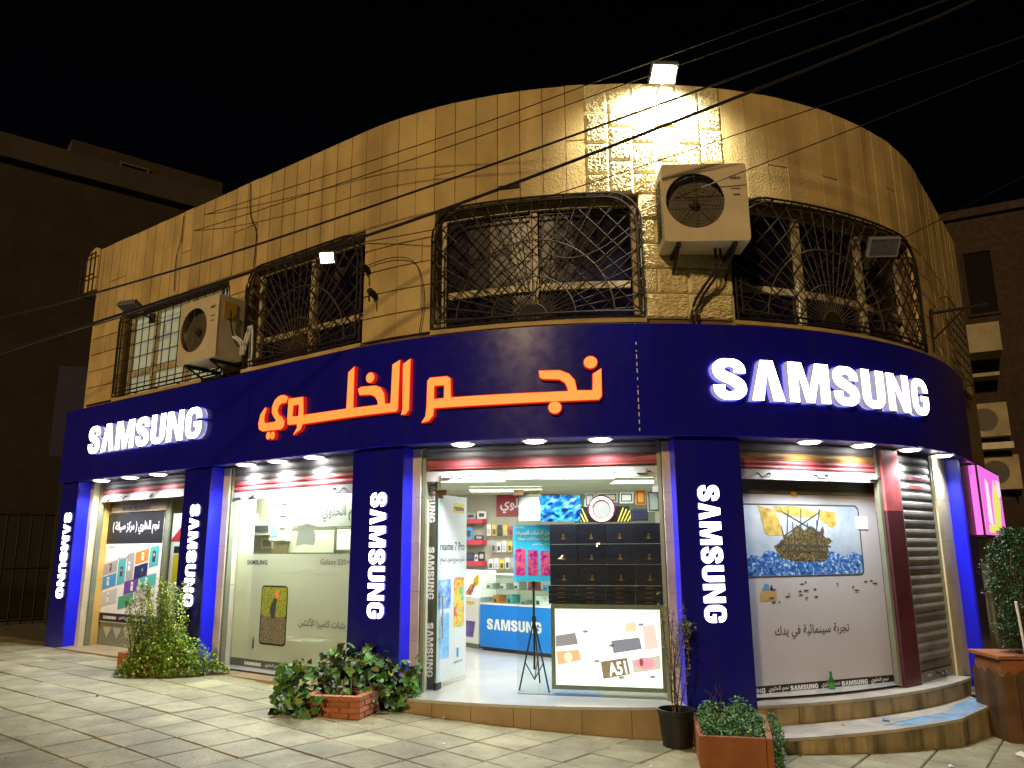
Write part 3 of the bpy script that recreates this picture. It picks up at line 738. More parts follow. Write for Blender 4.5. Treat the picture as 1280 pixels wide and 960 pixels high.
# closed shutter at the right end
a, b = P(3.17, -.25, 0), P(4.06, -.25, 0); fn = plane_fn(a, b); L = (b - a).length
t = thing('roller_shutter', 'closed grimy grey shutter right of the maroon post', 'shutter', (a + b) / 2, 0, 'roller shutters')
z = .36; k = 0
while z < 2.52:
    m = M_SLATR if 2.14 < z < 2.28 else M_SLAT
    slat(t, fn, .02, L - .02, z, z + .092, M_SLAT if k % 5 else mat('shutter_slat_dark', (.18, .17, .17), .4, .25, 5, metal=.5, dirt=.5, dirtcol=(.05, .05, .05)), bulge=.016); z += .095; k += 1
    if 2.14 < z < 2.30:
        mb = MB(); f2 = fn; mb.poly(lambda X, Y, d: fn(X, Y, d + .0155 ), rect(.28, .62, z + .035, z + .07)); mb.build('paint_smear', M_PINKPAINT, t)
mb = MB(); slab(mb, fn, .02, L - .02, .262, .357, -.012, .014); mb.build('bottom_bar', M_SLAT, t)
mb = MB(); slab(mb, fn, .02, L - .02, .25, .261, -.012, .03); mb.build('bottom_lip', M_STEELW, t)
handle(t, lambda X, Z, d: fn(X, Z, d + .014), .40, .33)
for x in (.18, .56):
    mb = MB(); slab(mb, fn, x, x + .09, .305, .325, .014, .022); mb.build('lock', M_STEELW, t)
for x in (-.01, L - .02):
    mb = MB(); slab(mb, fn, x, x + .03, .25, 2.58, -.03, .03); mb.build('guide_rail', M_ALUD, t)
a, b = P(2.87, -.235, 0), P(3.165, -.235, 0); fnp = plane_fn(a, b); Lp = (b - a).length
t = thing('shutter_post', 'maroon post with washed red top between the poster and closed shutter', 'post', (a + b) / 2 + Vector((0, 0, .25)))
mb = MB(); slab(mb, fnp, .0, Lp, .25, 1.95, -.1, .02); mb.build('shaft', M_MAROON, t)
mb = MB(); mb.poly(lambda x, y, d: fnp(x, y, d - .1), [(0, 1.952), (Lp, 1.952), (Lp, 2.575), (0, 2.575)], (), .12); mb.build('upper_shaft', M_PINKPAINT, t)

# ---------------------------------------------------------------- interior shell of the shop (structure)
FZ = .28; CZ = 2.44
def struct(name, mb, m): return tag(mb.build(name, m), kind='structure')
mb = MB(); us = usteps(-8.5, 4.05, .3); loop = [P(u, -.27, FZ) for u in us] + [Vector((5, 13, FZ)), Vector((4, 14, FZ)), Vector((-3, 14.5, FZ)), P(-8.5, -2.4, FZ)]
mb.add(loop, [list(range(len(loop)))]); struct('shop_floor', mb, M_FLOORIN)
mb = MB(); loop = [P(u, -.42, CZ) for u in us] + [Vector((5, 13, CZ)), Vector((4, 14, CZ)), Vector((-3, 14.5, CZ)), P(-8.5, -2.4, CZ)]
mb.add(loop, [list(range(len(loop)))]); struct('shop_ceiling', mb, M_CEIL)
def wall(name, a, b, m, z0=FZ, z1=CZ + .2, t=.06):
    a = Vector((a[0], a[1], 0)); b = Vector((b[0], b[1], 0)); e = (b - a).normalized(); n = Vector((e.y, -e.x, 0)) * t * .5; o = [a - n, a + n, b + n, b - n]; mb = MB()
    mb.hexa([Vector((v.x, v.y, z0)) for v in o] + [Vector((v.x, v.y, z1)) for v in o]); return struct(name, mb, m)
wall('interior_wall_rear', (-1.75, 12.35), (4.2, 12.35), M_WALLIN)
wall('interior_wall_partition', P(-2.8, -.62, 0), (-1.72, 12.3), M_WALLIN)
wall('interior_wall_right', P(.6, -.62, 0), (3.4, 12.3), M_WALLIN)
wall('interior_wall_grey_bay', P(-6.15, -.98, 0), P(-3.55, -.98, 0), mat('grey_bay_wall', (.50, .49, .38), .6, .05, 2))
wall('interior_wall_grey_bay_side', P(-6.12, -.62, 0), P(-6.12, -.95, 0), M_WALLIN)
wall('interior_wall_grey_bay_end', P(-3.0, -.62, 0), P(-3.55, -.96, 0), M_WALLIN)
wall('interior_wall_left_bay', P(-8.9, -1.6, 0), P(-5.85, -1.6, 0), mat('left_bay_wall', (.45, .38, .25), .6, .05, 2))
wall('interior_wall_poster_bay', P(.7, -.85, 0), P(4.4, -.85, 0), mat('poster_bay_wall', (.32, .31, .24), .7, .1))
# lintels above the glass, behind the shutter boxes
for u0, u1 in ((-8.6, -6.0), (-5.4, -3.0), (-2.4, .3), (.9, 4.1)):
    mb = MB(); mb.ubox(u0, u1, -.62, -.45, CZ - .06, 2.64); tag(mb.build('lintel', M_JOINT, bld))

def ceiling_panel(x, y, rz, w, d, power, label, col=(1, .99, .93)):
    t = thing('ceiling_light', label, 'ceiling light', (x, y, CZ - .02), rz, 'lit ceiling panels inside the shop')
    mb = MB(); mb.box(-w / 2, w / 2, -d / 2, d / 2, -.012, .015); mb.build('diffuser', emis('lit_ceiling_panel', (1, 1, .95), 5), t, local=True)
    mb = MB()
    for s in (-1, 1): mb.box(s * (w / 2 + .01) - .01, s * (w / 2 + .01) + .01, -d / 2 - .02, d / 2 + .02, -.018, .016); mb.box(-w / 2, w / 2, s * (d / 2 + .01) - .0099, s * (d / 2 + .01) + .0099, -.018, .016)
    mb.build('trim', M_WHITE, t, local=True)
    ld = bpy.data.lights.new('ceiling_lamp', 'AREA'); ld.shape = 'RECTANGLE'; ld.size = w; ld.size_y = d; ld.energy = power; ld.color = col
    lo = bpy.data.objects.new('ceiling_lamp', ld); COL.objects.link(lo); lo.parent = t; lo.location = (0, 0, -.03)
ceiling_panel(-.55, 9.2, 0, .9, .5, 34, 'lit ceiling panel inside the entrance at left')
ceiling_panel(.75, 8.9, 0, .9, .45, 34, 'lit ceiling panel inside the entrance at right')
ceiling_panel(-.1, 10.9, 0, 1.0, .5, 42, 'lit ceiling panel over the blue counter')
ceiling_panel(1.7, 9.6, 0, .9, .5, 30, 'lit ceiling panel above the black boxes')
c = P(-4.75, -.71, 0); ceiling_panel(c.x, c.y, AL, 1.3, .22, 88, 'lit ceiling panel behind the frosted glass bay', (1, 1, .86))
c = P(-7.3, -1.05, 0); ceiling_panel(c.x, c.y, AL, .8, .4, 9, 'lit ceiling panel behind the maintenance poster', (1, .85, .6))

# ================================================================== BAY 1: maintenance poster behind glass
def frame_rect(t, fn, x0, x1, z0, z1, w, d0, d1, m, names=('stile', 'rail')):
    for a, b in ((x0, x0 + w), (x1 - w, x1)): mb = MB(); slab(mb, fn, a, b, z0, z1, d0, d1); mb.build(names[0], m, t)
    for a, b in ((z0, z0 + w), (z1 - w, z1)): mb = MB(); slab(mb, fn, x0 + w, x1 - w, a, b, d0, d1); mb.build(names[1], m, t)
def pane(t, fn, x0, x1, z0, z1, m=None, name='pane', d=0):
    mb = MB(); slab(mb, fn, x0, x1, z0, z1, d - .004, d + .004); return mb.build(name, m or M_GLASS, t)
def prt(t, fn, pts, m, d=.006, name='print', holes=()):
    mb = MB(); mb.poly(lambda a, b, e: fn(a, b, d + e), pts, holes); return mb.build(name, m, t)
M_PWHITE = flat('white', (.78, .78, .80)); M_PBLACK = flat('black', (.012, .012, .013)); M_PGREY = flat('grey', (.36, .36, .37)); M_PTEAL = flat('teal', (.08, .42, .42)); M_PBLUE = flat('sky', (.05, .28, .60)); M_PNAVY = flat('navy', (.02, .02, .10)); M_PVIO = flat('violet', (.15, .06, .32)); M_PGREEN = flat('green', (.05, .35, .20)); M_PRED = flat('red', (.50, .03, .04)); M_PYEL = flat('yellow', (.70, .52, .02)); M_PORA = flat('orange', (.75, .25, .03)); M_PPINK = flat('pink', (.70, .35, .38)); M_PCYAN = flat('cyan', (.02, .42, .75)); M_PMAG = flat('magenta', (.55, .02, .22)); M_PTXT = flat('ink', (.05, .05, .055)); M_PTAN = flat('tan', (.45, .30, .12))
fn1 = plane_fn(P(-8.62, -.5, 0), P(-6.0, -.5, 0))
t = thing('shop_window', 'tall glass front of the far left bay behind the maintenance poster', 'shop window', fn1(.9, .3, 0), 0, 'glass shop fronts')
frame_rect(t, fn1, -.06, 1.50, .30, 2.30, .045, -.025, .0, M_ALUD); pane(t, fn1, -.01, 1.45, .62, 2.25, d=-.012)
mb = MB(); slab(mb, fn1, 1.505, 2.42, .30, 2.30, -.03, -.024); mb.build('pane', M_GLASS, t)
mb = MB(); slab(mb, fn1, 1.505, 1.56, .30, 2.30, -.022, .0); mb.build('stile', M_ALUD, t)
mb = MB(); slab(mb, fn1, -.012, 1.45, .345, .615, -.02, -.004); mb.build('kick_panel', M_ALUD, t)
for k in range(5):
    x = .08 + k * .27; prt(t, fn1, [(x, .56), (x + .13, .40), (x + .26, .56)], flat('kick_light', (.38, .39, .33)), .0, 'kick_triangle')
mb = MB(); logo_print(mb, lambda a, b, d: fn1(a, b, d - .012), .30, 2.165, .72, .065, .008); mb.build('lettering', M_PNAVY, t)
prt(t, fn1, rect(0, 1.44, 2.15, 2.245), flat('header_band', (.5, .46, .36)), -.004, 'header_band'); 
p = thing('poster', 'black and white maintenance centre poster with tilted phone tiles', 'poster', fn1(.7, .6, .01), 0)
fp = lambda a, b, d: fn1(a, b, d + .012)
def board(t, fn, x0, x1, z0, z1, d0, d1, m, name='board'): mb = MB(); slab(mb, fn, x0, x1, z0, z1, d0, d1); return mb.build(name, m, t)
board(p, fp, -.03, 1.45, .62, 2.13, -.006, 0, M_PWHITE)
prt(p, fp, rect(-.03, 1.45, 1.705, 2.13), M_PBLACK, .001, 'header')
mb = MB(); text_print(mb, fp, shape_ar('نجم الخلوي ( مركز صيانة )'), .12, 1.83, 1.22, .19, .002, .02); mb.build('lettering', M_PWHITE, p)
mb = MB(); text_print(mb, fp, 'SAMSUNG', .06, 1.645, .17, .03, .002); text_print(mb, fp, 'Galaxy S20 | A51', 1.05, 1.645, .34, .03, .002); text_print(mb, fp, shape_ar('احصل على افضل خدمة'), .35, 1.46, .62, .07, .002, 0, .12); mb.build('lettering', M_PTXT, p)
sk = .18
def tile(x, y, w, h, m):
    prt(p, fp, [(x, y), (x + w, y + w * sk), (x + w, y + w * sk + h), (x, y + h)], m, .003, 'picture_tile')
    rr = random.Random(int(x * 100 + y * 10)); cx, cy = x + w * rr.uniform(.35, .65), y + w * sk * .5 + h * .5; ph = min(h, w) * .34
    prt(p, fp, rrect(cx - ph * .5, cx + ph * .5, cy - ph, cy + ph, ph * .2, 3), M_PTXT if rr.random() < .5 else M_PWHITE, .0036, 'phone_print'); prt(p, fp, circ(cx, cy + ph * .3, ph * .3, None, 10), [M_PORA, M_PBLUE, M_PGREY, M_PPINK][rr.randrange(4)], .0042, 'picture_detail')
tile(-.02, 1.26, .36, .155, M_PGREY); tile(-.02, 1.06, .36, .175, M_PBLUE); tile(.37, 1.13, .20, .34, M_PTEAL); tile(.60, 1.20, .18, .36, M_PGREY); tile(.81, 1.42, .33, .16, M_PORA); tile(.81, 1.21, .33, .18, M_PNAVY); tile(1.17, 1.38, .22, .26, M_PTEAL); tile(.58, 1.0, .36, .18, M_PVIO); tile(.97, 1.08, .40, .16, M_PTEAL); tile(.46, .80, .38, .17, M_PGREEN); tile(.87, .90, .40, .16, M_PGREY); tile(0, .83, .40, .19, flat('pale', (.55, .55, .56)))
prt(p, fp, rect(-.02, 1.44, .63, .745), M_PBLACK, .0035, 'footer')
mb = MB(); logo_print(mb, fp, .1, .665, .35, .04, .0045); text_print(mb, fp, shape_ar('نجم الخلوي'), .52, .66, .26, .06, .0045); logo_print(mb, fp, .86, .665, .35, .04, .0045); mb.build('lettering', M_PWHITE, p)
p = thing('poster', 'narrow red, white and yellow poster beside the pillar in the left bay', 'poster', fn1(1.9, .6, 0), 0)
fp = lambda a, b, d: fn1(a, b, d - .04)
board(p, fp, 1.58, 2.40, .8, 2.1, -.006, 0, M_PWHITE); prt(p, fp, [(1.58, 1.75), (1.9, 2.0), (2.40, 2.0), (2.4, 1.72), (1.58, 1.72)], M_PRED, .002, 'red_band'); prt(p, fp, rect(1.66, 1.9, 1.2, 1.55), M_PYEL, .002, 'yellow_block'); prt(p, fp, rect(1.66, 1.85, 1.57, 1.66), M_PBLACK, .002, 'black_block')

# ================================================================== BAY 2: frosted glass
fn2 = plane_fn(P(-5.35, -.4, 0), P(-3.0, -.4, 0)); L2 = 2.335
t = thing('shop_window', 'frosted glass front with phone print between two blue pillars', 'shop window', fn2(1.1, .3, 0), 0, 'glass shop fronts')
frame_rect(t, fn2, -.03, L2, .262, 2.30, .03, -.02, .012, M_ALU)
pane(t, fn2, 0.0, L2 - .03, .292, 2.27)
mb = MB(); slab(mb, fn2, .005, L2 - .035, .385, 1.556, .006, .0075); mb.build('frosted_film', M_FROST, t)
mb = MB(); slab(mb, fn2, .005, L2 - .035, .294, .383, .006, .0085); mb.build('grey_film_band', M_STRIPF, t)
mb = MB(); slab(mb, fn2, -.09, -.035, .262, 2.3, -.06, .02); mb.build('rough_strip', mat('rough_plaster', (.20, .20, .19), .9, .4, 30, .9, 60), t)
fq = lambda a, b, d: fn2(a, b, d + .009)
mb = MB(); text_print(mb, fq, 'SAMSUNG', .21, 1.435, .38, .055, .001, .03); text_print(mb, fq, 'Galaxy S20+', 1.50, 1.425, .46, .075, .001); text_print(mb, fq, shape_ar('صور بثبات كاميرا الأكشن'), 1.19, .77, .93, .11, .001, .01); mb.build('lettering', M_PTXT, t)
mb = MB(); text_print(mb, fq, shape_ar('احدث تقنيات التصوير'), .95, 1.32, .85, .09, .001); text_print(mb, fq, 'Tel 1 Pro', 1.02, .995, .30, .06, .001); text_print(mb, fq, shape_ar('نصنع الفرق'), 1.02, .93, .30, .05, .001); mb.build('lettering', mat('print_pale_grey', (.42, .42, .37), .6, 0), t)
mb = MB()
for k in range(3):
    x = .28 + k * .72; logo_print(mb, fq, x, .318, .30, .035, .001); text_print(mb, fq, shape_ar('نجم الخلوي'), x + .37, .312, .25, .05, .001)
mb.build('lettering', M_PWHITE, t)
# printed phone with a photo of a rider among green
def photo_mat(name, cols, scale=9):
    m = bpy.data.materials.new(name); m.use_nodes = True; nt = m.node_tree; b = nt.nodes['Principled BSDF']; b.inputs['Roughness'].default_value = .35
    geo = nt.nodes.new('ShaderNodeNewGeometry'); n = nt.nodes.new('ShaderNodeTexNoise'); n.inputs['Scale'].default_value = scale; n.inputs['Detail'].default_value = 9; n.inputs['Roughness'].default_value = .68
    r = nt.nodes.new('ShaderNodeValToRGB'); nt.links.new(geo.outputs['Position'], n.inputs['Vector']); nt.links.new(n.outputs['Fac'], r.inputs[0]); nt.links.new(r.outputs[0], b.inputs['Base Color'])
    e = r.color_ramp.elements
    while len(e) < len(cols): e.new(.5)
    for i, (p_, c_) in enumerate(cols): e[i].position = p_; e[i].color = (*c_, 1)
    return m
prt(t, fq, rrect(.515, .985, .555, 1.205, .05), M_PBLACK, .001, 'phone_outline')
prt(t, fq, rrect(.53, .97, .575, .86, .035), photo_mat('print_rider_ground', [(.3, (.01, .01, .008)), (.45, (.06, .05, .03)), (.55, (.35, .30, .2)), (.62, (.02, .02, .02)), (.7, (.5, .5, .4))], 75), .003, 'phone_picture')
prt(t, fq, rrect(.53, .97, .862, 1.188, .035), photo_mat('print_rider_field', [(.3, (.02, .04, .01)), (.45, (.16, .26, .03)), (.53, (.45, .42, .05)), (.62, (.10, .14, .02)), (.7, (.5, .45, .2))], 40), .003, 'phone_picture')
prt(t, fq, [(.78, 1.06), (.83, 1.07), (.84, 1.15), (.80, 1.165), (.76, 1.13)], M_PORA, .004, 'rider_jacket'); prt(t, fq, [(.72, .84), (.78, .86), (.80, 1.06), (.75, 1.07), (.68, .95)], M_PTXT, .004, 'rider_legs')
prt(t, fq, [(.40, .50), (.43, .50), (.43, .58), (.415, .64), (.40, .58)], M_PTXT, .002, 'phone_pen')
# what stands behind the frosted glass
fw = plane_fn(P(-7.0, -.95, 0), P(-2.9, -.95, 0))
def wallbox(name, label, cat, x0, x1, z0, z1, d, m, extra=None):
    t = thing(name, label, cat, fw((x0 + x1) / 2, z0, 0)); mb = MB(); slab(mb, fw, x0, x1, z0, z1, 0, d); mb.build('body', m, t)
    if extra: extra(t)
    return t
def cab_x(t):
    mb = MB(); slab(mb, fw, 1.66, 1.80, 1.77, 2.15, .101, .106); mb.build('door_glass', mat('lit_cabinet_glass', (.25, .5, .7), .2, 0, emit=(.35, .7, 1), es=.5), t)
    for z in (1.72, 2.165): mb = MB(); slab(mb, fw, 1.64, 1.97, z, z + .03, .1005, .115); mb.build('rail', M_WHITE, t)
    for z in (1.87, 2.02): mb = MB(); slab(mb, fw, 1.82, 1.95, z, z + .012, .1008, .11); mb.build('shelf', M_PGREY, t)
wallbox('wall_cabinet', 'white wall cabinet with a blue lit strip behind the frosted glass', 'cabinet', 1.64, 1.97, 1.71, 2.21, .1, M_WHITE, cab_x)
wallbox('meter_box', 'white electrical meter box at the left behind the glass', 'box', .97, 1.26, 1.82, 2.06, .07, M_WHITE, lambda t: board(t, fw, 1.20, 1.255, 1.98, 2.04, .0705, .082, M_BLACK, 'switch'))
wallbox('wall_meter', 'white wall meter with a dark window behind the glass', 'meter', 1.28, 1.60, 1.79, 1.97, .08, M_WHITE, lambda t: board(t, fw, 1.30, 1.58, 1.83, 1.91, .0805, .086, mat('meter_window', (.10, .12, .12), .2), 'window'))
wallbox('paper_notice', 'small white framed notice under the wall meter', 'notice', 1.36, 1.60, 1.62, 1.76, .015, M_WHITE, lambda t: board(t, fw, 1.40, 1.56, 1.65, 1.73, .0152, .018, M_PGREY, 'sheet'))
mbx = MB(); text_print(mbx, fw, shape_ar('نجم الخلوي'), 2.52, 1.93, .70, .19, .032, .02)
wallbox('wall_panel', 'grey green wall panel with shop lettering behind the frosted glass', 'panel', 2.0, 3.3, 1.87, 2.3, .03, mat('grey_panel', (.22, .23, .21), .5, .05), lambda t: mbx.build('lettering', M_PTXT, t))
wallbox('white_board', 'pale board with dark rim low on the wall behind the glass', 'board', 1.93, 2.77, 1.56, 1.86, .03, mat('pale_board', (.42, .44, .34), .5, .05), lambda t: frame_rect(t, fw, 1.93, 2.77, 1.56, 1.86, .012, .031, .036, M_ALUD))
wallbox('white_board', 'white board corner beside the pillar behind the glass', 'board', 2.79, 3.3, 1.59, 1.86, .03, M_WHITE, lambda t: frame_rect(t, fw, 2.79, 3.3, 1.59, 1.86, .012, .031, .036, M_ALUD))
p = thing('taped_paper', 'torn white paper taped on the glass over the frosted film', 'paper', fn2(1.22, 1.68, .005))
rp = random.Random(2); pts = [(1.22 + (.15 + rp.uniform(-.02, .02)) * max(-1, min(1, 1.5 * math.cos(R(k * 12)))), 1.77 + (.11 + rp.uniform(-.015, .015)) * max(-1, min(1, 1.5 * math.sin(R(k * 12))))) for k in range(30)]
mb = MB(); mb.poly(lambda a, b, d: fn2(a, b, d - .0065), pts, (), .001); mb.build('sheet', M_WHITE, p)
# waiting chairs dimly seen through the film
def chair(x, label):
    t = thing('waiting_chair', label, 'chair', fw(x, FZ, .25), 0, 'chairs behind the frosted glass')
    mc = mat('chair_shell', (.55, .55, .48), .4, .05)
    mb = MB(); slab(mb, fw, x - .23, x + .23, .56, .60, .08, .42); mb.build('seat', mc, t)
    mb = MB(); mb.poly(lambda a, b, d: fw(a, b, .06 + d), rrect(x - .22, x + .22, .62, .98, .08), (), .03); mb.build('backrest', mc, t)
    for a in (-.18, .18):
        for d in (.12, .38):
            mb = MB(); mb.tube([fw(x + a, FZ, d), fw(x + a, .56, d)], .012, 6); mb.build('leg', M_ALU, t)
chair(2.12, 'pale waiting chair behind the frosted glass, left one'); chair(2.68, 'pale waiting chair behind the frosted glass, right one')
s_ = thing('window_sill_strip', 'ochre stone threshold under the frosted glass', 'threshold', P(-4.2, -.3, .2))
mb = MB(); mb.ubox(-5.35, -3.02, -.62, -.05, .16, .262); mb.build('slab', M_STEP, s_)
s_ = thing('window_sill_strip', 'worn stone threshold of the far left bay', 'threshold', P(-7.3, -.3, .2))
mb = MB(); mb.ubox(-8.74, -6.04, -.75, .02, .16, .305); mb.build('slab', M_STEP, s_)

# ================================================================== BAY 3: the open entrance
fn3 = plane_fn((-.88, 7.78), (1.40, 7.22)); L3 = 2.348
t = thing('shop_window', 'clear glass entrance front with an open doorway on its left', 'shop window', fn3(1.2, FZ, 0), 0, 'glass shop fronts')
pane(t, fn3, .94, L3 - .02, .285, 2.15); pane(t, fn3, .0, L3 - .02, 2.155, 2.40)
pane(t, fn3, .0, .17, .285, 2.15)
mb = MB(); slab(mb, fn3, .0, .125, .29, 2.28, .0055, .007); mb.build('grey_film', M_STRIPF, t)
fq3 = lambda a, b, d: fn3(a, b, d + .008)
mb = MB(); k_ = .46 / LW
for z1 in (2.36, 1.62, .90):                                       # the word runs down the strip
    mb.cuts.append((len(mb.v), len(mb.f)))
    for c_, x_ in logo_positions():
        for i_, o_ in enumerate(LET[c_][1]):
            mb.poly(lambda a, b, d: fq3(.045 + b, z1 - a, d + .0006 * i_), [((x_ + px) * (.50 / LW), py * .06) for px, py in o_])
mb.build('lettering', M_PWHITE, t)
for x, z in ((.12, 2.145), (.915, 2.13), (2.26, 2.13)):
    mb = MB(); slab(mb, fn3, x, x + .10, z - .02, z + .035, -.012, .012); mb.build('glass_clamp', M_WOOD if x < 1 else M_STEELW, t)
mb = MB(); slab(mb, fn3, .94, L3 - .02, .281, .2845, -.012, .012); mb.build('floor_channel', M_ALUD, t)
mb = MB(); slab(mb, fn3, L3 - .02, L3 + .03, .281, 2.4, -.03, .03); mb.build('stile', M_ALUD, t)
mb = MB(); slab(mb, fn3, -.035, -.001, .281, 2.4, -.03, .03); mb.build('stile', M_ALUD, t)
mb = MB(); slab(mb, fn3, -.075, -.036, .281, 2.4, -.06, .02); mb.build('rough_strip', MATS['rough_plaster'], t)
# open glass door covered by a poster
a_, b_ = Vector((-.755, 7.74)), Vector((-.50, 8.36)); fd = plane_fn(a_, b_)
t = thing('glass_door', 'open glass door covered with a pale phone poster', 'door', (a_.x, a_.y, FZ))
DW = (b_ - a_).length
pane(t, fd, .0, DW, .295, 2.15)
mb = MB(); slab(mb, fd, .01, DW - .01, .34, 2.14, .0045, .006); mb.build('poster_film', flat('pale_blue_grey', (.60, .66, .68)), t)
fdd = lambda a, b, d: fd(a, b, d + .0065)
mb = MB(); text_print(mb, fdd, 'realme', .36, 1.99, .22, .06, .003, .02); mb.build('lettering', M_PTXT, t)
prt(t, fdd, rect(.34, .60, 1.97, 2.07), M_PYEL, .001, 'yellow_tag')
mb = MB(); text_print(mb, fdd, 'realme 7 Pro', .06, 1.585, .55, .085, .001, .01); text_print(mb, fdd, shape_ar('شحن سريع تفوق التوقع'), .06, 1.45, .55, .08, .001); mb.build('lettering', M_PTXT, t)
prt(t, fdd, rrect(.03, .30, 1.02, 1.30, .02), photo_mat('print_blue_phone', [(.35, (.05, .15, .45)), (.5, (.2, .4, .75)), (.62, (.55, .7, .85))], 7), .001, 'phone_picture')
prt(t, fdd, rrect(.07, .27, .55, .98, .03), photo_mat('print_blue_phone_back', [(.35, (.08, .30, .65)), (.55, (.25, .55, .85)), (.7, (.6, .75, .9))], 3), .001, 'phone_picture')
prt(t, fdd, rrect(.10, .13, .86, .95, .01, 3), M_PTXT, .002, 'camera_print')
prt(t, fdd, rrect(.37, .60, .82, 1.31, .02), photo_mat('print_bright_phone', [(.3, (.03, .1, .5)), (.42, (.1, .5, .3)), (.5, (.8, .6, .05)), (.58, (.7, .1, .05)), (.7, (.4, .05, .4))], 6), .001, 'phone_picture')
prt(t, fdd, rect(.44, .49, .53, .62), M_PBLUE, .001, 'icon'); mb = MB(); text_print(mb, fdd, 'powered by', .38, .47, .2, .03, .001); mb.build('lettering', M_PTXT, t)
for z in (.285, 2.10):
    mb = MB(); slab(mb, fd, -.01, .10, z, z + .06, -.014, .014); mb.build('hinge_patch', M_BLACK if z < 1 else M_WOOD, t)
mb = MB(); mb.tube([fd(.05, 1.15, .012), fd(.05, 1.15, .05), fd(.05, .75, .05), fd(.05, .75, .012)], .01, 6); mb.build('handle', M_STEELW, t)
# entrance step
st = thing('entrance_step', 'low tiled entrance step with ochre riser tiles', 'step', P(-1, -.1, 0))
mb = MB(); mb.ubox(-2.36, .285, -.268, .012, FZ - .025, FZ, .12); mb.build('tread', M_FLOORIN, st)
mb = MB(); mb.ubox(-2.36, .285, -.268, -.03, -.1, FZ - .026, .12); mb.build('core', M_JOINT, st)
cu = [-2.36, -1.98, -1.60, -1.21, -1.06, -.62, -.20, .285]
for a, b in zip(cu, cu[1:]):
    mb = MB(); mb.ubox(a + .002, b - .002, -.028, -.002, -.1, FZ - .0265, .12); mb.build('riser_tile', M_STEP, st)
# light box and what is stacked on it
t = thing('light_box', 'glowing advertising light box low behind the entrance glass', 'light box', fn3(1.78, FZ, -.1))
fl = lambda a, b, d: fn3(a, b, d - .02)
board(t, fl, 1.262, 2.312, .33, 1.082, -.14, -.012, M_ALUD, 'case'); frame_rect(t, fl, 1.262, 2.312, .33, 1.082, .038, -.0115, .0, M_ALUD)
board(t, fl, 1.30, 2.274, .368, 1.044, -.0115, -.008, emis('lit_poster_face', (1, .98, .93), 1.25), 'lit_face')
fL = lambda a, b, d: fl(a, b, d - .0078)
def lit(c, s=.55): return emis('lit_print_%d_%d_%d' % tuple(int(x * 99) for x in c), c, s)
prt(t, fL, [(1.305, .70), (1.515, .73), (1.49, .83), (1.305, .80)], lit((.42, .34, .42)), .001, 'picture_tile')
prt(t, fL, [(1.32, .54), (1.54, .59), (1.52, .68), (1.305, .66)], lit((.9, .45, .25), .9), .001, 'picture_tile')
prt(t, fL, circ(1.42, .61, .038, .045), lit((1, .85, .65), .9), .0015, 'face_print')
prt(t, fL, [(1.84, .655), (2.10, .70), (2.08, .80), (1.82, .765)], lit((.35, .32, .45)), .001, 'picture_tile')
prt(t, fL, [(1.74, .43), (1.985, .48), (1.96, .62), (1.72, .58)], lit((.33, .22, .15), .6), .001, 'model_tile')
mb = MB(); text_print(mb, fL, 'A51', 1.80, .455, .165, .115, .002, .03, .17); mb.build('lettering', emis('lit_white_text', (1, 1, 1), 1.3), t)
prt(t, fL, [(2.02, .49), (2.26, .53), (2.262, .65), (2.0, .60)], lit((.72, .62, .55), .8), .001, 'picture_tile')
prt(t, fL, circ(2.12, .575, .09, .05), lit((.95, .35, .45), .9), .0015, 'pink_splash'); prt(t, fL, circ(2.09, .585, .018, .035), lit((.5, .1, .1)), .002, 'red_drop')
prt(t, fL, [(2.13, .69), (2.25, .71), (2.22, .92), (2.11, .90)], lit((.98, .60, .58), 1), .001, 'picture_tile')
prt(t, fL, [(1.96, .84), (2.06, .86), (2.05, .94), (1.95, .92)], lit((.85, .7, .5), .9), .001, 'picture_tile')
mb = MB(); text_print(mb, fL, 'SAMSUNG', 1.32, 1.005, .13, .02, .001); text_print(mb, fL, 'Galaxy A51', 2.08, .995, .16, .03, .001)
for x, z in ((1.56, .83), (1.80, .71), (1.66, .57), (1.88, .435), (2.16, .45), (2.075, .90)): text_print(mb, fL, '48MP', x, z, .05, .025, .001, .04)
mb.build('lettering', lit((.12, .12, .12), .3), t)
# black boxes behind the glass
M_BOX = mat('black_gift_box', (.022, .021, .036), .22, 0, spec=.5, rnd=.3)
M_GOLD = mat('gold_print', (.22, .10, .03), .4, .1)
X0, X1 = 1.255, 2.335; cw = (X1 - X0) / 4
fb = lambda a, b, d: fn3(a, b, d - .05)
rown = ['bottom', 'middle', 'top']; coln = ['first', 'second', 'third', 'fourth']
for r_ in range(3):
    for c_ in range(4):
        x0 = X0 + c_ * cw; z0 = 1.256 + r_ * .191
        t = thing('gift_box', f'black boxed set, {coln[c_]} from the left in the {rown[r_]} row of large boxes', 'box', fb(x0 + cw / 2, z0, -.08), 0, 'large black boxes behind the entrance glass')
        dd = random.uniform(-.008, .004)
        board(t, fb, x0 + .003, x0 + cw - .003, z0 + .001, z0 + .188, -.16, dd, M_BOX, 'carton')
        mb = MB(); q = lambda a, b, d: fb(a, b, d + dd); xc = x0 + cw / 2
        mb.poly(lambda a, b, d: q(a, b, .001), circ(xc, z0 + .085, .009, .011, 10)); mb.poly(lambda a, b, d: q(a, b, .0016), [(xc - .018, z0 + .043), (xc + .018, z0 + .043), (xc + .010, z0 + .070), (xc - .010, z0 + .070)]); mb.poly(lambda a, b, d: q(a, b, .0022), rect(xc - .05, xc + .05, z0 + .053, z0 + .0545)); mb.build('emblem', M_GOLD, t)
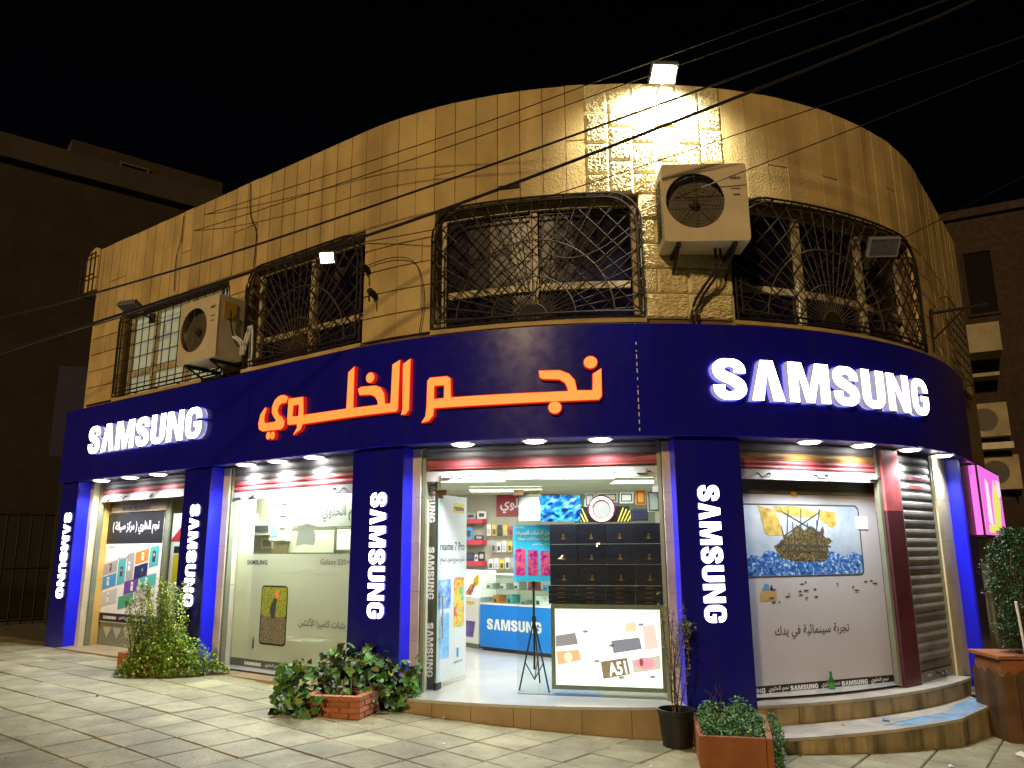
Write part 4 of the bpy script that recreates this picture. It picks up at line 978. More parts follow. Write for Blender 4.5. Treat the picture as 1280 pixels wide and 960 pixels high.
for r_ in range(4):
    for c_ in range(4):
        x0 = X0 - .02 + c_ * (cw + .004); z0 = 1.086 + r_ * .0415; dd = random.uniform(-.012, .006)
        t = thing('flat_box', f'thin black box, {coln[c_]} from the left, {coln[r_]} layer from below on the light box', 'box', fb(x0 + cw / 2, z0, -.08), 0, 'thin black boxes on the light box')
        board(t, fb, x0 + .002, x0 + cw, z0 + .001, z0 + .039, -.15, dd, M_BOX, 'carton')
        mb = MB(); mb.poly(lambda a, b, d: fb(a, b, d + dd + .001), rect(x0 + .09, x0 + .16, z0 + .016, z0 + .022)); mb.build('emblem', M_GOLD, t)
t = thing('plastic_wrap', 'shiny crumpled plastic wrap over the stacked black boxes', 'wrap', fb(1.8, 1.1, .02))
rb = random.Random(14); mb = MB(); nx, nz = 26, 20
for j in range(nz + 1):
    for i in range(nx + 1): mb.v.append(fb(X0 + (X1 - X0) * i / nx, 1.09 + .745 * j / nz, .012 + rb.uniform(0, .016)))
for j in range(nz):
    for i in range(nx): a = j * (nx + 1) + i; mb.f += [[a, a + 1, a + nx + 2], [a, a + nx + 2, a + nx + 1]]; mb.m += [0, 0]
mb.build('film', glass_mat('cling_film', (.97, .97, .97)), t)
# neon ring, chevrons, printed bags above the boxes
fr = lambda a, b, d: fn3(a, b, d - .09)
t = thing('neon_ring', 'round glowing white and pink ring light above the black boxes', 'ring light', fr(1.765, 1.84, 0))
mb = MB(); mb.tube([fr(1.765 + .105 * math.cos(R(k * 12)), 1.965 + .105 * math.sin(R(k * 12)), .02) for k in range(31)], .013, 8); mb.build('tube', emis('neon_pink_white', (1, .55, .62), 7), t, smooth=True)
mb = MB(); mb.poly(lambda a, b, d: fr(a, b, d - .004), circ(1.765, 1.965, .135, .135, 24), (), .012); mb.build('backing', flat('dark_red', (.10, .01, .025)), t)
mb = MB(); mb.poly(lambda a, b, d: fr(a, b, d + .012), circ(1.765, 1.962, .08, .08, 18)); mb.build('centre_print', M_PGREY, t)
board(t, fr, 1.5, 2.03, 1.842, 1.99, -.02, -.005, mat('case_black', (.02, .018, .03), .3), 'stand')
for s in (-1, 1):
    for k in range(4):
        x = 1.765 + s * (.145 + .03 * k); mb = MB(); mb.poly(lambda a, b, d: fr(a, b, d - .002), [(x, 1.845), (x + .013, 1.845), (x + .013 + s * .055, 1.845 + .13 - .012 * k), (x + s * .055, 1.845 + .13 - .012 * k)]); mb.build('yellow_stripe', emis('stripe_yellow', (.95, .75, .10), .25), t)
t = thing('printed_bag', 'crumpled bright blue printed bag above the cyan poster', 'bag', fr(1.36, 1.85, 0))
rb = random.Random(9); mb = MB(); nx, nz = 12, 8
for j in range(nz + 1):
    for i in range(nx + 1): mb.v.append(fr(1.165 + .40 * i / nx + rb.uniform(-.008, .008), 1.855 + .25 * j / nz, .0 + rb.uniform(0, .035)))
for j in range(nz):
    for i in range(nx): a = j * (nx + 1) + i; mb.f.append([a, a + 1, a + nx + 2, a + nx + 1]); mb.m.append(0)
mb.build('foil', photo_mat('blue_bag_print', [(.35, (.01, .01, .06)), (.46, (.02, .12, .55)), (.56, (.03, .30, .80)), (.68, (.2, .55, .9))], 11), t)
p = thing('white_banner', 'blank white banner hanging left of the blue bag', 'banner', fr(1.05, 1.86, 0)); mb = MB(); mb.poly(lambda a, b, d: fr(a, b, d), [(.945, 1.865), (1.175, 1.865), (1.15, 2.10), (.945, 2.10)], (), .004); mb.build('sheet', M_WHITE, p)
p = thing('name_plate', 'cream name plate with small script above the white banner', 'sign', fr(1.05, 2.11, 0)); board(p, fr, .945, 1.17, 2.105, 2.165, 0, .006, mat('cream_plate', (.62, .60, .48), .5, .05), 'plate'); mb = MB(); text_print(mb, fr, shape_ar('السيد الجبهان'), .97, 2.115, .17, .04, .008); mb.build('lettering', M_PTXT, p)
for k, (x0, x1, z0, z1, m, lab) in enumerate([(1.60, 1.70, 1.99, 2.12, M_PGREY, 'grey boxed gadget left of the ring light'), (1.72, 1.92, 2.03, 2.12, M_ALU, 'silver framed box above the ring light'), (1.94, 2.07, 2.02, 2.12, M_WHITE, 'pale box right of the ring light'), (2.09, 2.19, 2.0, 2.14, M_PORA, 'orange and red bag high on the right'), (2.20, 2.32, 1.93, 2.13, M_PGREY, 'grey blister pack at the right edge of the glass'), (2.04, 2.20, 1.85, 1.96, M_PNAVY, 'dark navy pack with a blue glint beside the yellow stripes')]):
    t = thing('boxed_gadget', lab, 'box', fr((x0 + x1) / 2, z0, 0), 0, 'goods above the black boxes'); board(t, fr, x0, x1, z0, z1, -.06, .0, m, 'carton'); frame_rect(t, fr, x0 + .012, x1 - .012, z0 + .012, z1 - .012, .01, .0005, .003, M_PTXT)
# cyan advertising sign on a black tripod
t = thing('tripod_sign', 'bright cyan phone advert on a black tripod behind the glass', 'sign', (.22, 7.80, FZ))
ft = plane_fn((-.02, 7.80), (.50, 7.70))
X, W = .02, .395
board(t, ft, X, X + W, 1.285, 1.83, -.008, 0, flat('cyan_board', (.02, .45, .78)), 'panel')
fT = lambda a, b, d: ft(a, b, d + .001)
mb = MB(); text_print(mb, fT, shape_ar('من الطلبات المسبقة'), X + .03, 1.725, .34, .05, .001, .02); text_print(mb, fT, shape_ar('هدية سماعات مجانا'), X + .05, 1.675, .32, .04, .001, .02); text_print(mb, fT, shape_ar('خلال هذا الشهر'), X + .19, 1.625, .17, .03, .001); text_print(mb, fT, 'SAMSUNG', X + .02, 1.80, .09, .014, .001); text_print(mb, fT, 'Galaxy S20', X + .29, 1.80, .09, .014, .001); mb.build('lettering', M_PWHITE, t)
for k, (a, w, h) in enumerate(((.018, .105, .26), (.15, .10, .245), (.275, .095, .235))):
    prt(t, fT, rrect(X + a, X + a + w, 1.34, 1.34 + h, .012, 3), photo_mat('print_phone_screen_%d' % k, [(.34, (.03, .01, .25)), (.46, (.55, .01, .25)), (.55, (.85, .15, .1)), (.62, (.1, .05, .6)), (.72, (.2, .5, .2))], 22), .001, 'phone_print')
mb = MB(); mb.tube([(.20, 7.85, .45), (.20, 7.82, 1.80)], .011, 8); mb.build('pole', M_BLACK, t)
for dx, dy in ((-.15, -.10), (.13, -.22), (.06, .30)):
    mb = MB(); mb.tube([(.20, 7.84, .92), (.20 + dx, 7.84 + dy, FZ)], .009, 6); mb.tube([(.20, 7.84, .36), (.20 + dx * .62, 7.84 + dy * .62, .53)], .006, 5); mb.build('leg', M_BLACK, t)
for z in (.92, 1.25):
    mb = MB(); mb.lathe([(.02, z - .03), (.022, z), (.02, z + .03)], 10, .20, 7.84); mb.build('collar', M_BLACK, t)

# ---------------------------------------------------------------- inside the shop
fc = plane_fn((-.45, 10.72), (.95, 9.45)); 
t = thing('shop_counter', 'bright blue shop counter with white brand lettering', 'counter', fc(.6, FZ, -.2))
M_CBLUE = mat('counter_blue', (.0, .19, .68), .35, .03, 2)
board(t, fc, 0, 1.6, .33, .87, -.5, 0, M_CBLUE, 'front'); board(t, fc, .02, 1.58, .281, .329, -.48, -.03, M_BLACK, 'plinth'); board(t, fc, -.005, 1.6, .8705, .89, -.5, .005, M_WHITE, 'top')
mb = MB(); logo_print(mb, fc, .13, .555, .95, .135, .003); mb.build('lettering', M_PWHITE, t)
t = thing('display_case', 'glass display case standing on the blue counter', 'display case', fc(.6, .89, -.2))
for x0, x1, d0, d1 in ((.0, 1.2, -.006, 0), (.0, .006, -.42, -.0065), (.0, 1.2, -.426, -.4205)): mb = MB(); slab(mb, fc, x0, x1, .891, 1.25, d0, d1); mb.build('pane', M_GLASS, t)
board(t, fc, .0, 1.2, 1.2505, 1.262, -.43, .004, M_ALU, 'top_edge'); board(t, fc, .006, 1.19, 1.07, 1.076, -.4, -.02, M_GLASS, 'shelf')
rg = random.Random(21)
for k in range(9):
    x = .06 + .125 * k; h = rg.uniform(.05, .13); z = .892 if k % 2 else 1.077
    m = [M_WHITE, M_PORA, M_WHITE, M_PTEAL, M_WHITE, M_PGREY, M_PRED, M_WHITE, M_PBLUE][k]
    t = thing('phone_box', f'{ORD[k]} small boxed phone from the left in the counter display case', 'box', fc(x + .05, z, -.1), 0, 'boxes in the glass display case'); board(t, fc, x, x + rg.uniform(.08, .115), z, z + h, -.22, -.06, m, 'carton'); board(t, fc, x + .01, x + .06, z + .01, z + h * .5, -.0598, -.058, M_PTXT, 'print')
fk = plane_fn((-.98, 11.45), (-.47, 10.82))
t = thing('promo_stand', 'white promo stand with a purple laptop print left of the counter', 'display stand', fk(.4, FZ, 0))
board(t, fk, .0, .80, .34, .95, -.3, 0, M_WHITE, 'body'); board(t, fk, .02, .78, .281, .339, -.28, -.02, M_ALUD, 'plinth'); prt(t, fk, [(.42, .42), (.68, .42), (.73, .63), (.46, .63)], photo_mat('print_laptop', [(.4, (.05, .06, .25)), (.6, (.25, .12, .45))], 5), .002, 'picture'); prt(t, fk, rect(.52, .70, .85, .89), M_PYEL, .002, 'yellow_tag')
board(t, fk, .0, .80, .951, 1.30, -.3, -.02, emis('lit_case_back', (1, .95, .80), .7), 'lit_case'); prt(t, fk, [(.45, .97), (.62, .97), (.72, 1.14), (.58, 1.12)], photo_mat('print_phones', [(.35, (.02, .05, .4)), (.45, (.6, .1, .1)), (.55, (.8, .5, .05)), (.7, (.05, .3, .15))], 14), -.017, 'picture'); prt(t, fk, [(.62, 1.05), (.78, 1.12), (.78, 1.27), (.66, 1.2)], M_PYEL, -.018, 'yellow_block')
def red_shelf(z, lab, goods):
    t = thing('wall_shelf', lab, 'shelf', (-.9, 12.3, z), 0, 'red wall shelves')
    mb = MB(); mb.poly(lambda a, b, d: Vector((a, b, z + d)), [(-1.45, 12.06), (-.48, 12.06), (-.42, 12.12), (-.41, 12.31), (-1.45, 12.31)], (), .07); mb.build('board', mat('red_lacquer', (.45, .03, .05), .35, .1), t)
    for k, (x, w, h, m, l) in enumerate(goods):
        q = thing('shelf_item', l, 'goods', (x + w / 2, 12.15, z + .07), 0, 'goods on the red shelves'); mb = MB()
        mb.poly(lambda a, b, d: Vector((a, 12.24 - d, b)), rrect(x, x + w, z + .071, z + .071 + h, min(w, h) * .2, 3), (), .12); mb.poly(lambda a, b, d: Vector((a, 12.24, b)), list(reversed(rrect(x, x + w, z + .071, z + .071 + h, min(w, h) * .2, 3)))); mb.build('body', m, q)
        mb = MB(); mb.poly(lambda a, b, d: Vector((a, 12.1195 - d, b)), rrect(x + w * .2, x + w * .8, z + .071 + h * .25, z + .071 + h * .75, min(w, h) * .12, 3), (), .004); mb.build('face', M_PTXT if m is not M_BLACK else M_PGREY, q)
red_shelf(1.985, 'uppermost of the three red wall shelves', [(-.74, .16, .09, M_PGREY, 'grey packet on the uppermost red shelf'), (-.56, .14, .12, M_WHITE, 'white crumpled packet on the uppermost red shelf')])
red_shelf(1.665, 'middle one of the three red wall shelves', [(-.76, .13, .19, M_PBLUE, 'blue and white box on the middle red shelf'), (-.60, .14, .07, M_BLACK, 'low black speaker on the middle red shelf')])
red_shelf(1.345, 'lowest of the three red wall shelves', [(-.76, .16, .13, M_PNAVY, 'dark blue box on the lowest red shelf'), (-.595, .05, .09, M_WHITE, 'small white box on the lowest red shelf'), (-.54, .10, .14, M_BLACK, 'tall black box on the lowest red shelf')])
cols = [M_WHITE, M_PYEL, M_BLACK, M_PYEL, M_PRED, M_WHITE, M_PYEL, M_WHITE, M_PYEL, M_WHITE, M_BLACK]
for r_, (z, x0, n_, nm) in enumerate(((1.80, -.41, 11, 'top'), (1.55, -.34, 10, 'middle'), (1.29, -.38, 11, 'bottom'))):
    for k in range(n_):
        m = cols[(k) % 11] if r_ == 0 else [M_WHITE, M_PGREY, M_WHITE, M_WHITE, M_PYEL, M_WHITE, M_PGREY, M_WHITE, M_BLACK, M_WHITE, M_WHITE][(k + r_) % 11]
        x = x0 + k * .085; w = .065; h = .15 + rg.uniform(-.01, .02)
        t = thing('hanging_pack', f'{ORD[k]} blister pack from the left in the {nm} row of wall hooks', 'pack', (x + w / 2, 12.2, z), 0, 'packs on wall hooks')
        mb = MB(); mb.box(x, x + w, 12.17, 12.20, z, z + h); mb.build('card', m, t)
        mb = MB(); mb.poly(lambda a, b, d: Vector((a, 12.1695 - d, b)), rrect(x + .012, x + w - .012, z + .02, z + h * .62, .012, 3), (), .018); mb.build('blister', M_PTXT if (k + r_) % 3 else M_PGREY, t)
        mb = MB(); mb.tube([(x + w / 2, 12.32, z + h - .02), (x + w / 2, 12.14, z + h - .02)], .004, 5); mb.build('hook', M_STEELW, t)
t = thing('wall_banner', 'dark red wall banner with white script at the back of the shop', 'banner', (.1, 12.3, 2.1))
mb = MB(); mb.box(-.26, .75, 12.29, 12.31, 2.10, 2.43); mb.build('board', mat('banner_red', (.30, .02, .03), .5, .15), t)
fz = lambda a, b, d: Vector((a, 12.289 - d, b)); mb = MB(); text_print(mb, fz, shape_ar('نجم الخلوي'), -.20, 2.15, .85, .24, .001, .02); mb.build('lettering', M_PWHITE, t)

# ================================================================== BAY 4: ship poster
fn4 = plane_fn(P(.95, -.4, 0), P(2.95, -.4, 0)); L4 = 1.833
t = thing('shop_window', 'glass front of the right bay behind the grey ship poster', 'shop window', fn4(1, .25, 0), 0, 'glass shop fronts')
pane(t, fn4, -.04, 1.88, .26, 2.24, d=-.012); board(t, fn4, 1.885, 1.95, .255, 2.3, -.04, .0, M_ALU, 'stile'); board(t, fn4, -.04, 1.88, 2.245, 2.32, -.03, 0, M_ALUD, 'rail')
board(t, fn4, 1.952, 1.995, .255, 2.3, -.04, .02, mat('blue_tape', (.10, .25, .6), .4, .5, 3), 'taped_edge')
board(t, fn4, -.03, 1.88, 2.11, 2.243, -.006, -.002, mat('dim_glass_tone', (.16, .155, .12), .4, .3, 3), 'dim_glass_board')  # added board, its tone standing in for dimly lit glass above the poster
p = thing('poster', 'large grey poster of a golden ship on a phone screen', 'poster', fn4(1, .26, 0))
board(p, fn4, -.03, 1.875, .262, 2.105, -.006, 0, mat('grey_poster_vinyl', (.46, .46, .50), .32, .05, 2), 'sheet')
f4 = lambda a, b, d: fn4(a, b, d + .0005)
prt(p, f4, rrect(-.03, 1.612, 1.312, 2.012, .06), M_PTXT, .001, 'phone_outline')
scr = rrect(-.03, 1.597, 1.327, 1.997, .05)
prt(p, f4, scr, photo_mat('print_sky', [(.3, (.24, .34, .48)), (.5, (.38, .46, .55)), (.7, (.54, .57, .58))], 2.2), .0016, 'sky_print')
rw = random.Random(4); sea = [(-.03, 1.33), (1.545, 1.33), (1.58, 1.345), (1.594, 1.38), (1.597, 1.52)] + [(1.58 - k * .05, 1.525 + .02 * math.sin(k * .9) + rw.uniform(-.018, .03)) for k in range(32)] + [(-.03, 1.55)]
prt(p, f4, sea, photo_mat('print_sea', [(.36, (.01, .03, .14)), (.48, (.03, .12, .42)), (.56, (.12, .28, .6)), (.64, (.7, .78, .85))], 30), .0022, 'sea_print')
M_HULL = photo_mat('print_hull', [(.35, (.012, .010, .008)), (.5, (.08, .06, .025)), (.62, (.30, .24, .11))], 60); M_SAIL = photo_mat('print_sail', [(.3, (.26, .17, .03)), (.5, (.48, .34, .08)), (.7, (.62, .52, .24))], 16)
def jag(pts, e, sub=.025, seed=1):
    rj = random.Random(seed); o = []
    for (a, b), (c, d) in zip(pts, pts[1:] + pts[:1]):
        k = max(1, int(math.hypot(c - a, d - b) / sub))
        for i in range(k): o.append((a + (c - a) * i / k + rj.uniform(-e, e), b + (d - b) * i / k + rj.uniform(-e, e)))
    return o
prt(p, f4, jag([(.50, 1.60), (.56, 1.50), (.70, 1.46), (1.10, 1.455), (1.16, 1.50), (1.17, 1.62), (1.25, 1.66), (1.12, 1.70), (1.13, 1.80), (1.05, 1.74), (.98, 1.80), (.88, 1.76), (.80, 1.82), (.72, 1.74), (.62, 1.68)], .011), M_HULL, .0028, 'ship_hull')
for q in ([(.34, 1.99), (.54, 1.955), (.62, 1.72), (.46, 1.70), (.40, 1.73)], [(.52, 1.99), (.80, 1.995), (1.04, 1.94), (1.02, 1.88), (.70, 1.90), (.56, 1.93)], [(1.06, 1.96), (1.30, 1.94), (1.30, 1.82), (1.24, 1.78), (1.10, 1.86)]): prt(p, f4, jag(q, .006, .04, 3), M_SAIL, .0034, 'sail')
for a, b in (((.66, 1.52), (.60, 1.80)), ((.76, 1.50), (.74, 1.84)), ((.90, 1.50), (.93, 1.83)), ((1.0, 1.50), (1.05, 1.86)), ((.55, 1.62), (1.2, 1.60)), ((.58, 1.56), (1.14, 1.55)), ((.66, 1.70), (.70, 1.95)), ((.84, 1.76), (.86, 1.97)), ((1.03, 1.74), (1.10, 1.97)), ((1.12, 1.70), (.60, 1.95)), ((.62, 1.70), (1.1, 1.94))):
    dx, dz = b[0] - a[0], b[1] - a[1]; l = math.hypot(dx, dz); ox, oz = -dz / l * .006, dx / l * .006; prt(p, f4, [(a[0] - ox, a[1] - oz), (a[0] + ox, a[1] + oz), (b[0] + ox, b[1] + oz), (b[0] - ox, b[1] - oz)][::-1], M_PTXT, .004 + .0004 * (a[0] % .1) * 10, 'mast')
for k in range(20):
    x = rw.uniform(.35, 1.75); z = rw.uniform(1.08, 1.26) + .02 * (x - .8); w = rw.uniform(.015, .09); prt(p, f4, [(x, z), (x + w * .5, z - .008), (x + w, z - .002), (x + w * .7, z + .01), (x + w * .3, z + .006)], M_PTXT, .001 + .0002 * k, 'splash_print')
prt(p, f4, [(.29, 1.10), (.48, 1.10), (.485, 1.17), (.45, 1.195), (.33, 1.195), (.29, 1.17)], M_PTAN, .002, 'case_print'); prt(p, f4, [(.32, 1.20), (.40, 1.20), (.40, 1.245), (.36, 1.26), (.34, 1.24)], M_PBLUE, .003, 'traveller_print'); prt(p, f4, [(.405, 1.20), (.45, 1.20), (.43, 1.25)], M_PNAVY, .003, 'traveller_print')
mb = MB(); text_print(mb, f4, shape_ar('تجربة سينمائية في يدك'), .43, .74, .91, .13, .001, .008); mb.build('lettering', M_PTXT, p)
prt(p, f4, rect(-.03, 1.875, .263, .345), M_PBLACK, .001, 'footer'); mb = MB()
for k in range(3): x = .02 + k * .62; logo_print(mb, f4, x - .08, .285, .33, .042, .002); text_print(mb, f4, shape_ar('نجم الخلوي'), x + .29, .28, .23, .055, .002, .01)
mb.build('lettering', M_PWHITE, p)
p = thing('paper_notice', 'small white notice taped over the corner of the ship picture', 'notice', fn4(1.63, 1.77, .01)); board(p, f4, 1.555, 1.715, 1.77, 1.90, .005, .0065, M_WHITE, 'sheet'); mb = MB()
for k in range(4): mb.poly(lambda a, b, d: f4(a, b, .0075), rect(1.58, 1.68 - .015 * (k % 2), 1.865 - k * .022, 1.869 - k * .022))
mb.build('printed_lines', M_PGREY, p)
p = thing('orange_tag', 'small orange sticker on the glass above the ship', 'sticker', fn4(.78, 2.1, .0)); board(p, f4, .755, .82, 2.085, 2.135, .001, .006, mat('tag_orange', (.55, .33, .02), .5, .1), 'tag')
# bottle left on the step
q = fn4(1.0, .262, .06); t = thing('glass_bottle', 'green glass bottle standing in front of the ship poster', 'bottle', (q.x, q.y, .257))
mb = MB(); mb.lathe([(.026, 0), (.029, .01), (.029, .095), (.013, .13), (.011, .165), (.014, .168), (.014, .178)], 14); mb.build('body', mat('green_glass', (.01, .16, .03), .08, 0, spec=.7), t, smooth=True, local=True)
mb = MB(); mb.lathe([(.0295, .035), (.0295, .08)], 14); mb.build('label_band', mat('bottle_label', (.05, .28, .06), .5, .1), t, local=True)

# steps of the right bay
st = thing('corner_steps', 'two stained stone steps curving under the right bay', 'steps', P(2.4, .1, -.1))
mb = MB(); mb.ubox(.93, 4.05, -.85, -.12, -.35, .225, .15); mb.build('upper_core', M_JOINT, st)
cu = [.93, 1.35, 1.75, 2.20, 2.75, 3.30, 4.06]
for a, b in zip(cu, cu[1:]):
    mb = MB(); mb.ubox(a + .004, b - .004, -.118, -.092 + random.uniform(-.004, .003), -.1, .222, .15); mb.build('riser_slab', M_OLDSTEP, st)
    mb = MB(); mb.ubox(a + .001, b - .001, -.85, -.075, .2265, .253, .15); mb.build('tread_slab', M_TREAD, st)
low = [.93, 1.45, 1.85, 2.40, 2.78]
mb = MB(); mb.ubox(.93, 2.78, -.118, .30, -.4, .055, .15); mb.build('lower_core', M_JOINT, st)
for a, b in zip(low, low[1:]):
    mb = MB(); mb.ubox(a + .004, b - .004, .302, .328 + random.uniform(-.004, .003), -.4, .052, .15); mb.build('riser_slab', M_OLDSTEP, st)
    mb = MB(); mb.ubox(a + .001, b - .001, -.09, .342, .0562, .082, .15); mb.build('tread_slab', M_TREAD, st)
# the lower step's splayed right end
e0, e1, e2, e3 = P(2.781, .34, 0), P(3.62, .22, 0), P(3.95, -.088, 0), P(2.781, -.088, 0)
mb = MB(); o = [e0, e1, e2, e3]; mb.hexa([Vector((v.x, v.y, -.4)) for v in o] + [Vector((v.x, v.y, .0545)) for v in o]); mb.build('riser_slab', M_OLDSTEP, st)
mb = MB(); mb.hexa([Vector((v.x, v.y, .0555)) for v in o] + [Vector((v.x, v.y, .081)) for v in o]); mb.build('tread_slab', M_TREAD, st)
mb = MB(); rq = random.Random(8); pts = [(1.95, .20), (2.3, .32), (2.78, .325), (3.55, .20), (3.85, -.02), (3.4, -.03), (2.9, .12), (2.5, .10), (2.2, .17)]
mb.poly(lambda a, b, d: P(a, b, .0835), pts[::-1]); mb.build('painted_light_patch', M_BLUELIGHT, st)  # bluish light on the treads, laid on as a coloured patch

# ================================================================== ON THE WALL: air conditioners, floodlights, brackets
def ac_unit(uc, z0, n0, w, h, d, label, mark, yaw=0):
    p = P(uc, n0, z0); t = thing('air_conditioner', label, 'air conditioner', p, ang(uc) + yaw, 'wall mounted air conditioners')
    y0, y1 = -d, 0.0
    def bx(name, m, *a): q = MB(); q.box(*a); return q.build(name, m, t, local=True)
    cs = MB(); cs.poly(lambda a, b, e: Vector((a, y0 + .012 - e, b)), rrect(-w / 2, w / 2, 0, h, .03, 4), [circ(-w * .12, h * .52, h * .355, None, 36)], .012); cs.build('front_panel', M_ACW, t, local=True)
    bx('casing', M_ACW, -w / 2 + .003, w / 2 - .003, y0 + .10, y1, .004, h - .004)
    bx('casing_side', M_ACW, w / 2 - .02, w / 2 - .003, y0 + .0125, y0 + .0995, .006, h - .006); bx('casing_side', M_ACW, -w / 2 + .003, -w / 2 + .02, y0 + .0125, y0 + .0995, .006, h - .006); bx('casing_top', M_ACW, -w / 2 + .02, w / 2 - .02, y0 + .0125, y0 + .0995, h - .02, h - .004); bx('casing_bottom', M_ACW, -w / 2 + .02, w / 2 - .02, y0 + .0125, y0 + .0995, .004, .02)
    for k in range(14): z = h * .12 + k * h * .055; bx('side_fin', M_ACG, -w / 2 - .004, -w / 2 + .0028, y0 + .12, y1 - .04, z, z + h * .03)
    cx, cz = -w * .12, h * .52; r = h * .345
    fan = MB(); fan.lathe([(.045, 0), (.045, .03), (.02, .035)], 14, M=Matrix.Translation((cx, y0 + .075, cz)) @ Matrix.Rotation(R(90), 4, 'X'))
    for k in range(3):
        th = R(20 + 120 * k); pts = [(.04, -.3), (.95 * r, -.45), (r * .97, .25), (.05, .5)]
        fan.add([(cx + a * math.cos(th + b), y0 + .07 + (.02 if i in (0, 1) else .045), cz + a * math.sin(th + b)) for i, (a, b) in enumerate(pts)], [(0, 1, 2, 3)])
    fan.build('fan', M_ACG, t, local=True)
    bx('fan_back', mat('fan_back', (.10, .085, .06), .6, .2), -w / 2 + .021, w / 2 - .021, y0 + .092, y0 + .0995, .021, h - .021)
    gr = MB()
    for k in range(1, 9): gr.tube([(cx + r * k / 9 * math.cos(R(a)), y0 - .003, cz + r * k / 9 * math.sin(R(a))) for a in range(0, 361, 12)], .0022, 4)
    for k in range(8): gr.tube([(cx, y0 - .004, cz), (cx + r * 1.04 * math.cos(R(45 * k)), y0 - .004, cz + r * 1.04 * math.sin(R(45 * k)))], .003, 4)
    gr.build('fan_grille', mat('grille_wire', (.07, .06, .045), .5, .1), t, local=True)
    lb = MB(); lb.poly(lambda a, b, e: Vector((a, y0 - .0015, b)), rect(w * .31, w * .42, h * .66, h * .675)); lb.poly(lambda a, b, e: Vector((a, y0 - .0015, b)), rect(w * .33, w * .41, h * .58, h * .60)); lb.build('vent_slot', M_PTXT, t, local=True); lb = MB(); text_print(lb, lambda a, b, e: Vector((a, y0 - e, b)), mark, w * .30, h * .79, w * .13, h * .05, .002, .03); lb.build('badge', M_PTXT, t, local=True)
    for s in (-1, 1):
        x = s * w * .33; br = MB(); br.box(x - .018, x + .018, y0 + .03, .16, -.035, -.001); br.tube([(x, y0 + .06, -.03), (x, .13, -.24)], .014, 5); br.box(x - .018, x + .018, .13, .16, -.28, -.036); br.build('bracket', M_IRON, t, local=True)
    return t
ac_unit(.655, 4.385, -.08, .80, .78, .36, 'large cream air conditioner under the roof floodlight', 'beko', R(-8))
ac2 = ac_unit(-5.45, 3.83, -.06, .80, .78, .36, 'cream air conditioner in front of the lit window at left', 'beko')
q = MB(); q.box(.402, .408, -.29, -.12, .50, .70); q.build('orange_label', mat('orange_label', (.60, .36, .05), .5, .1), ac2, local=True)
for lab, pts, r_, m in (('pair of pale drain hoses under the large air conditioner', [[(.74, .10, 4.40), (.75, .06, 4.2), (.66, .0, 4.05), (.57, -.05, 3.9), (.52, -.08, 3.70)]], .014, M_CABLE), ('pale pipe loop beside the left air conditioner', [[(-5.0, .12, 4.10), (-4.92, .06, 4.02), (-4.98, 0, 3.9), (-4.88, -.02, 4.25), (-4.95, -.1, 3.72)]], .013, M_WHITE)):
    t = thing('refrigerant_pipe', lab, 'pipe', P(pts[0][0][0], 0, 3.7))
    for off in (0, .05):
        mb = MB(); mb.tube([P(u + off, n, z) for u, n, z in smooth_path(pts[0], 5)], r_, 6); mb.build('hose', m, t)
t = thing('refrigerant_pipe', 'black cable loop hanging on the left air conditioner side', 'cable', P(-5.0, .1, 4.2)); mb = MB(); mb.tube([P(u, n, z) for u, n, z in smooth_path([(-5.02, .15, 4.42), (-5.03, .13, 4.25), (-5.02, .08, 4.08), (-5.0, .02, 4.0), (-4.95, -.05, 4.05)], 6)], .009, 6); mb.build('hose', M_CABLE, t)

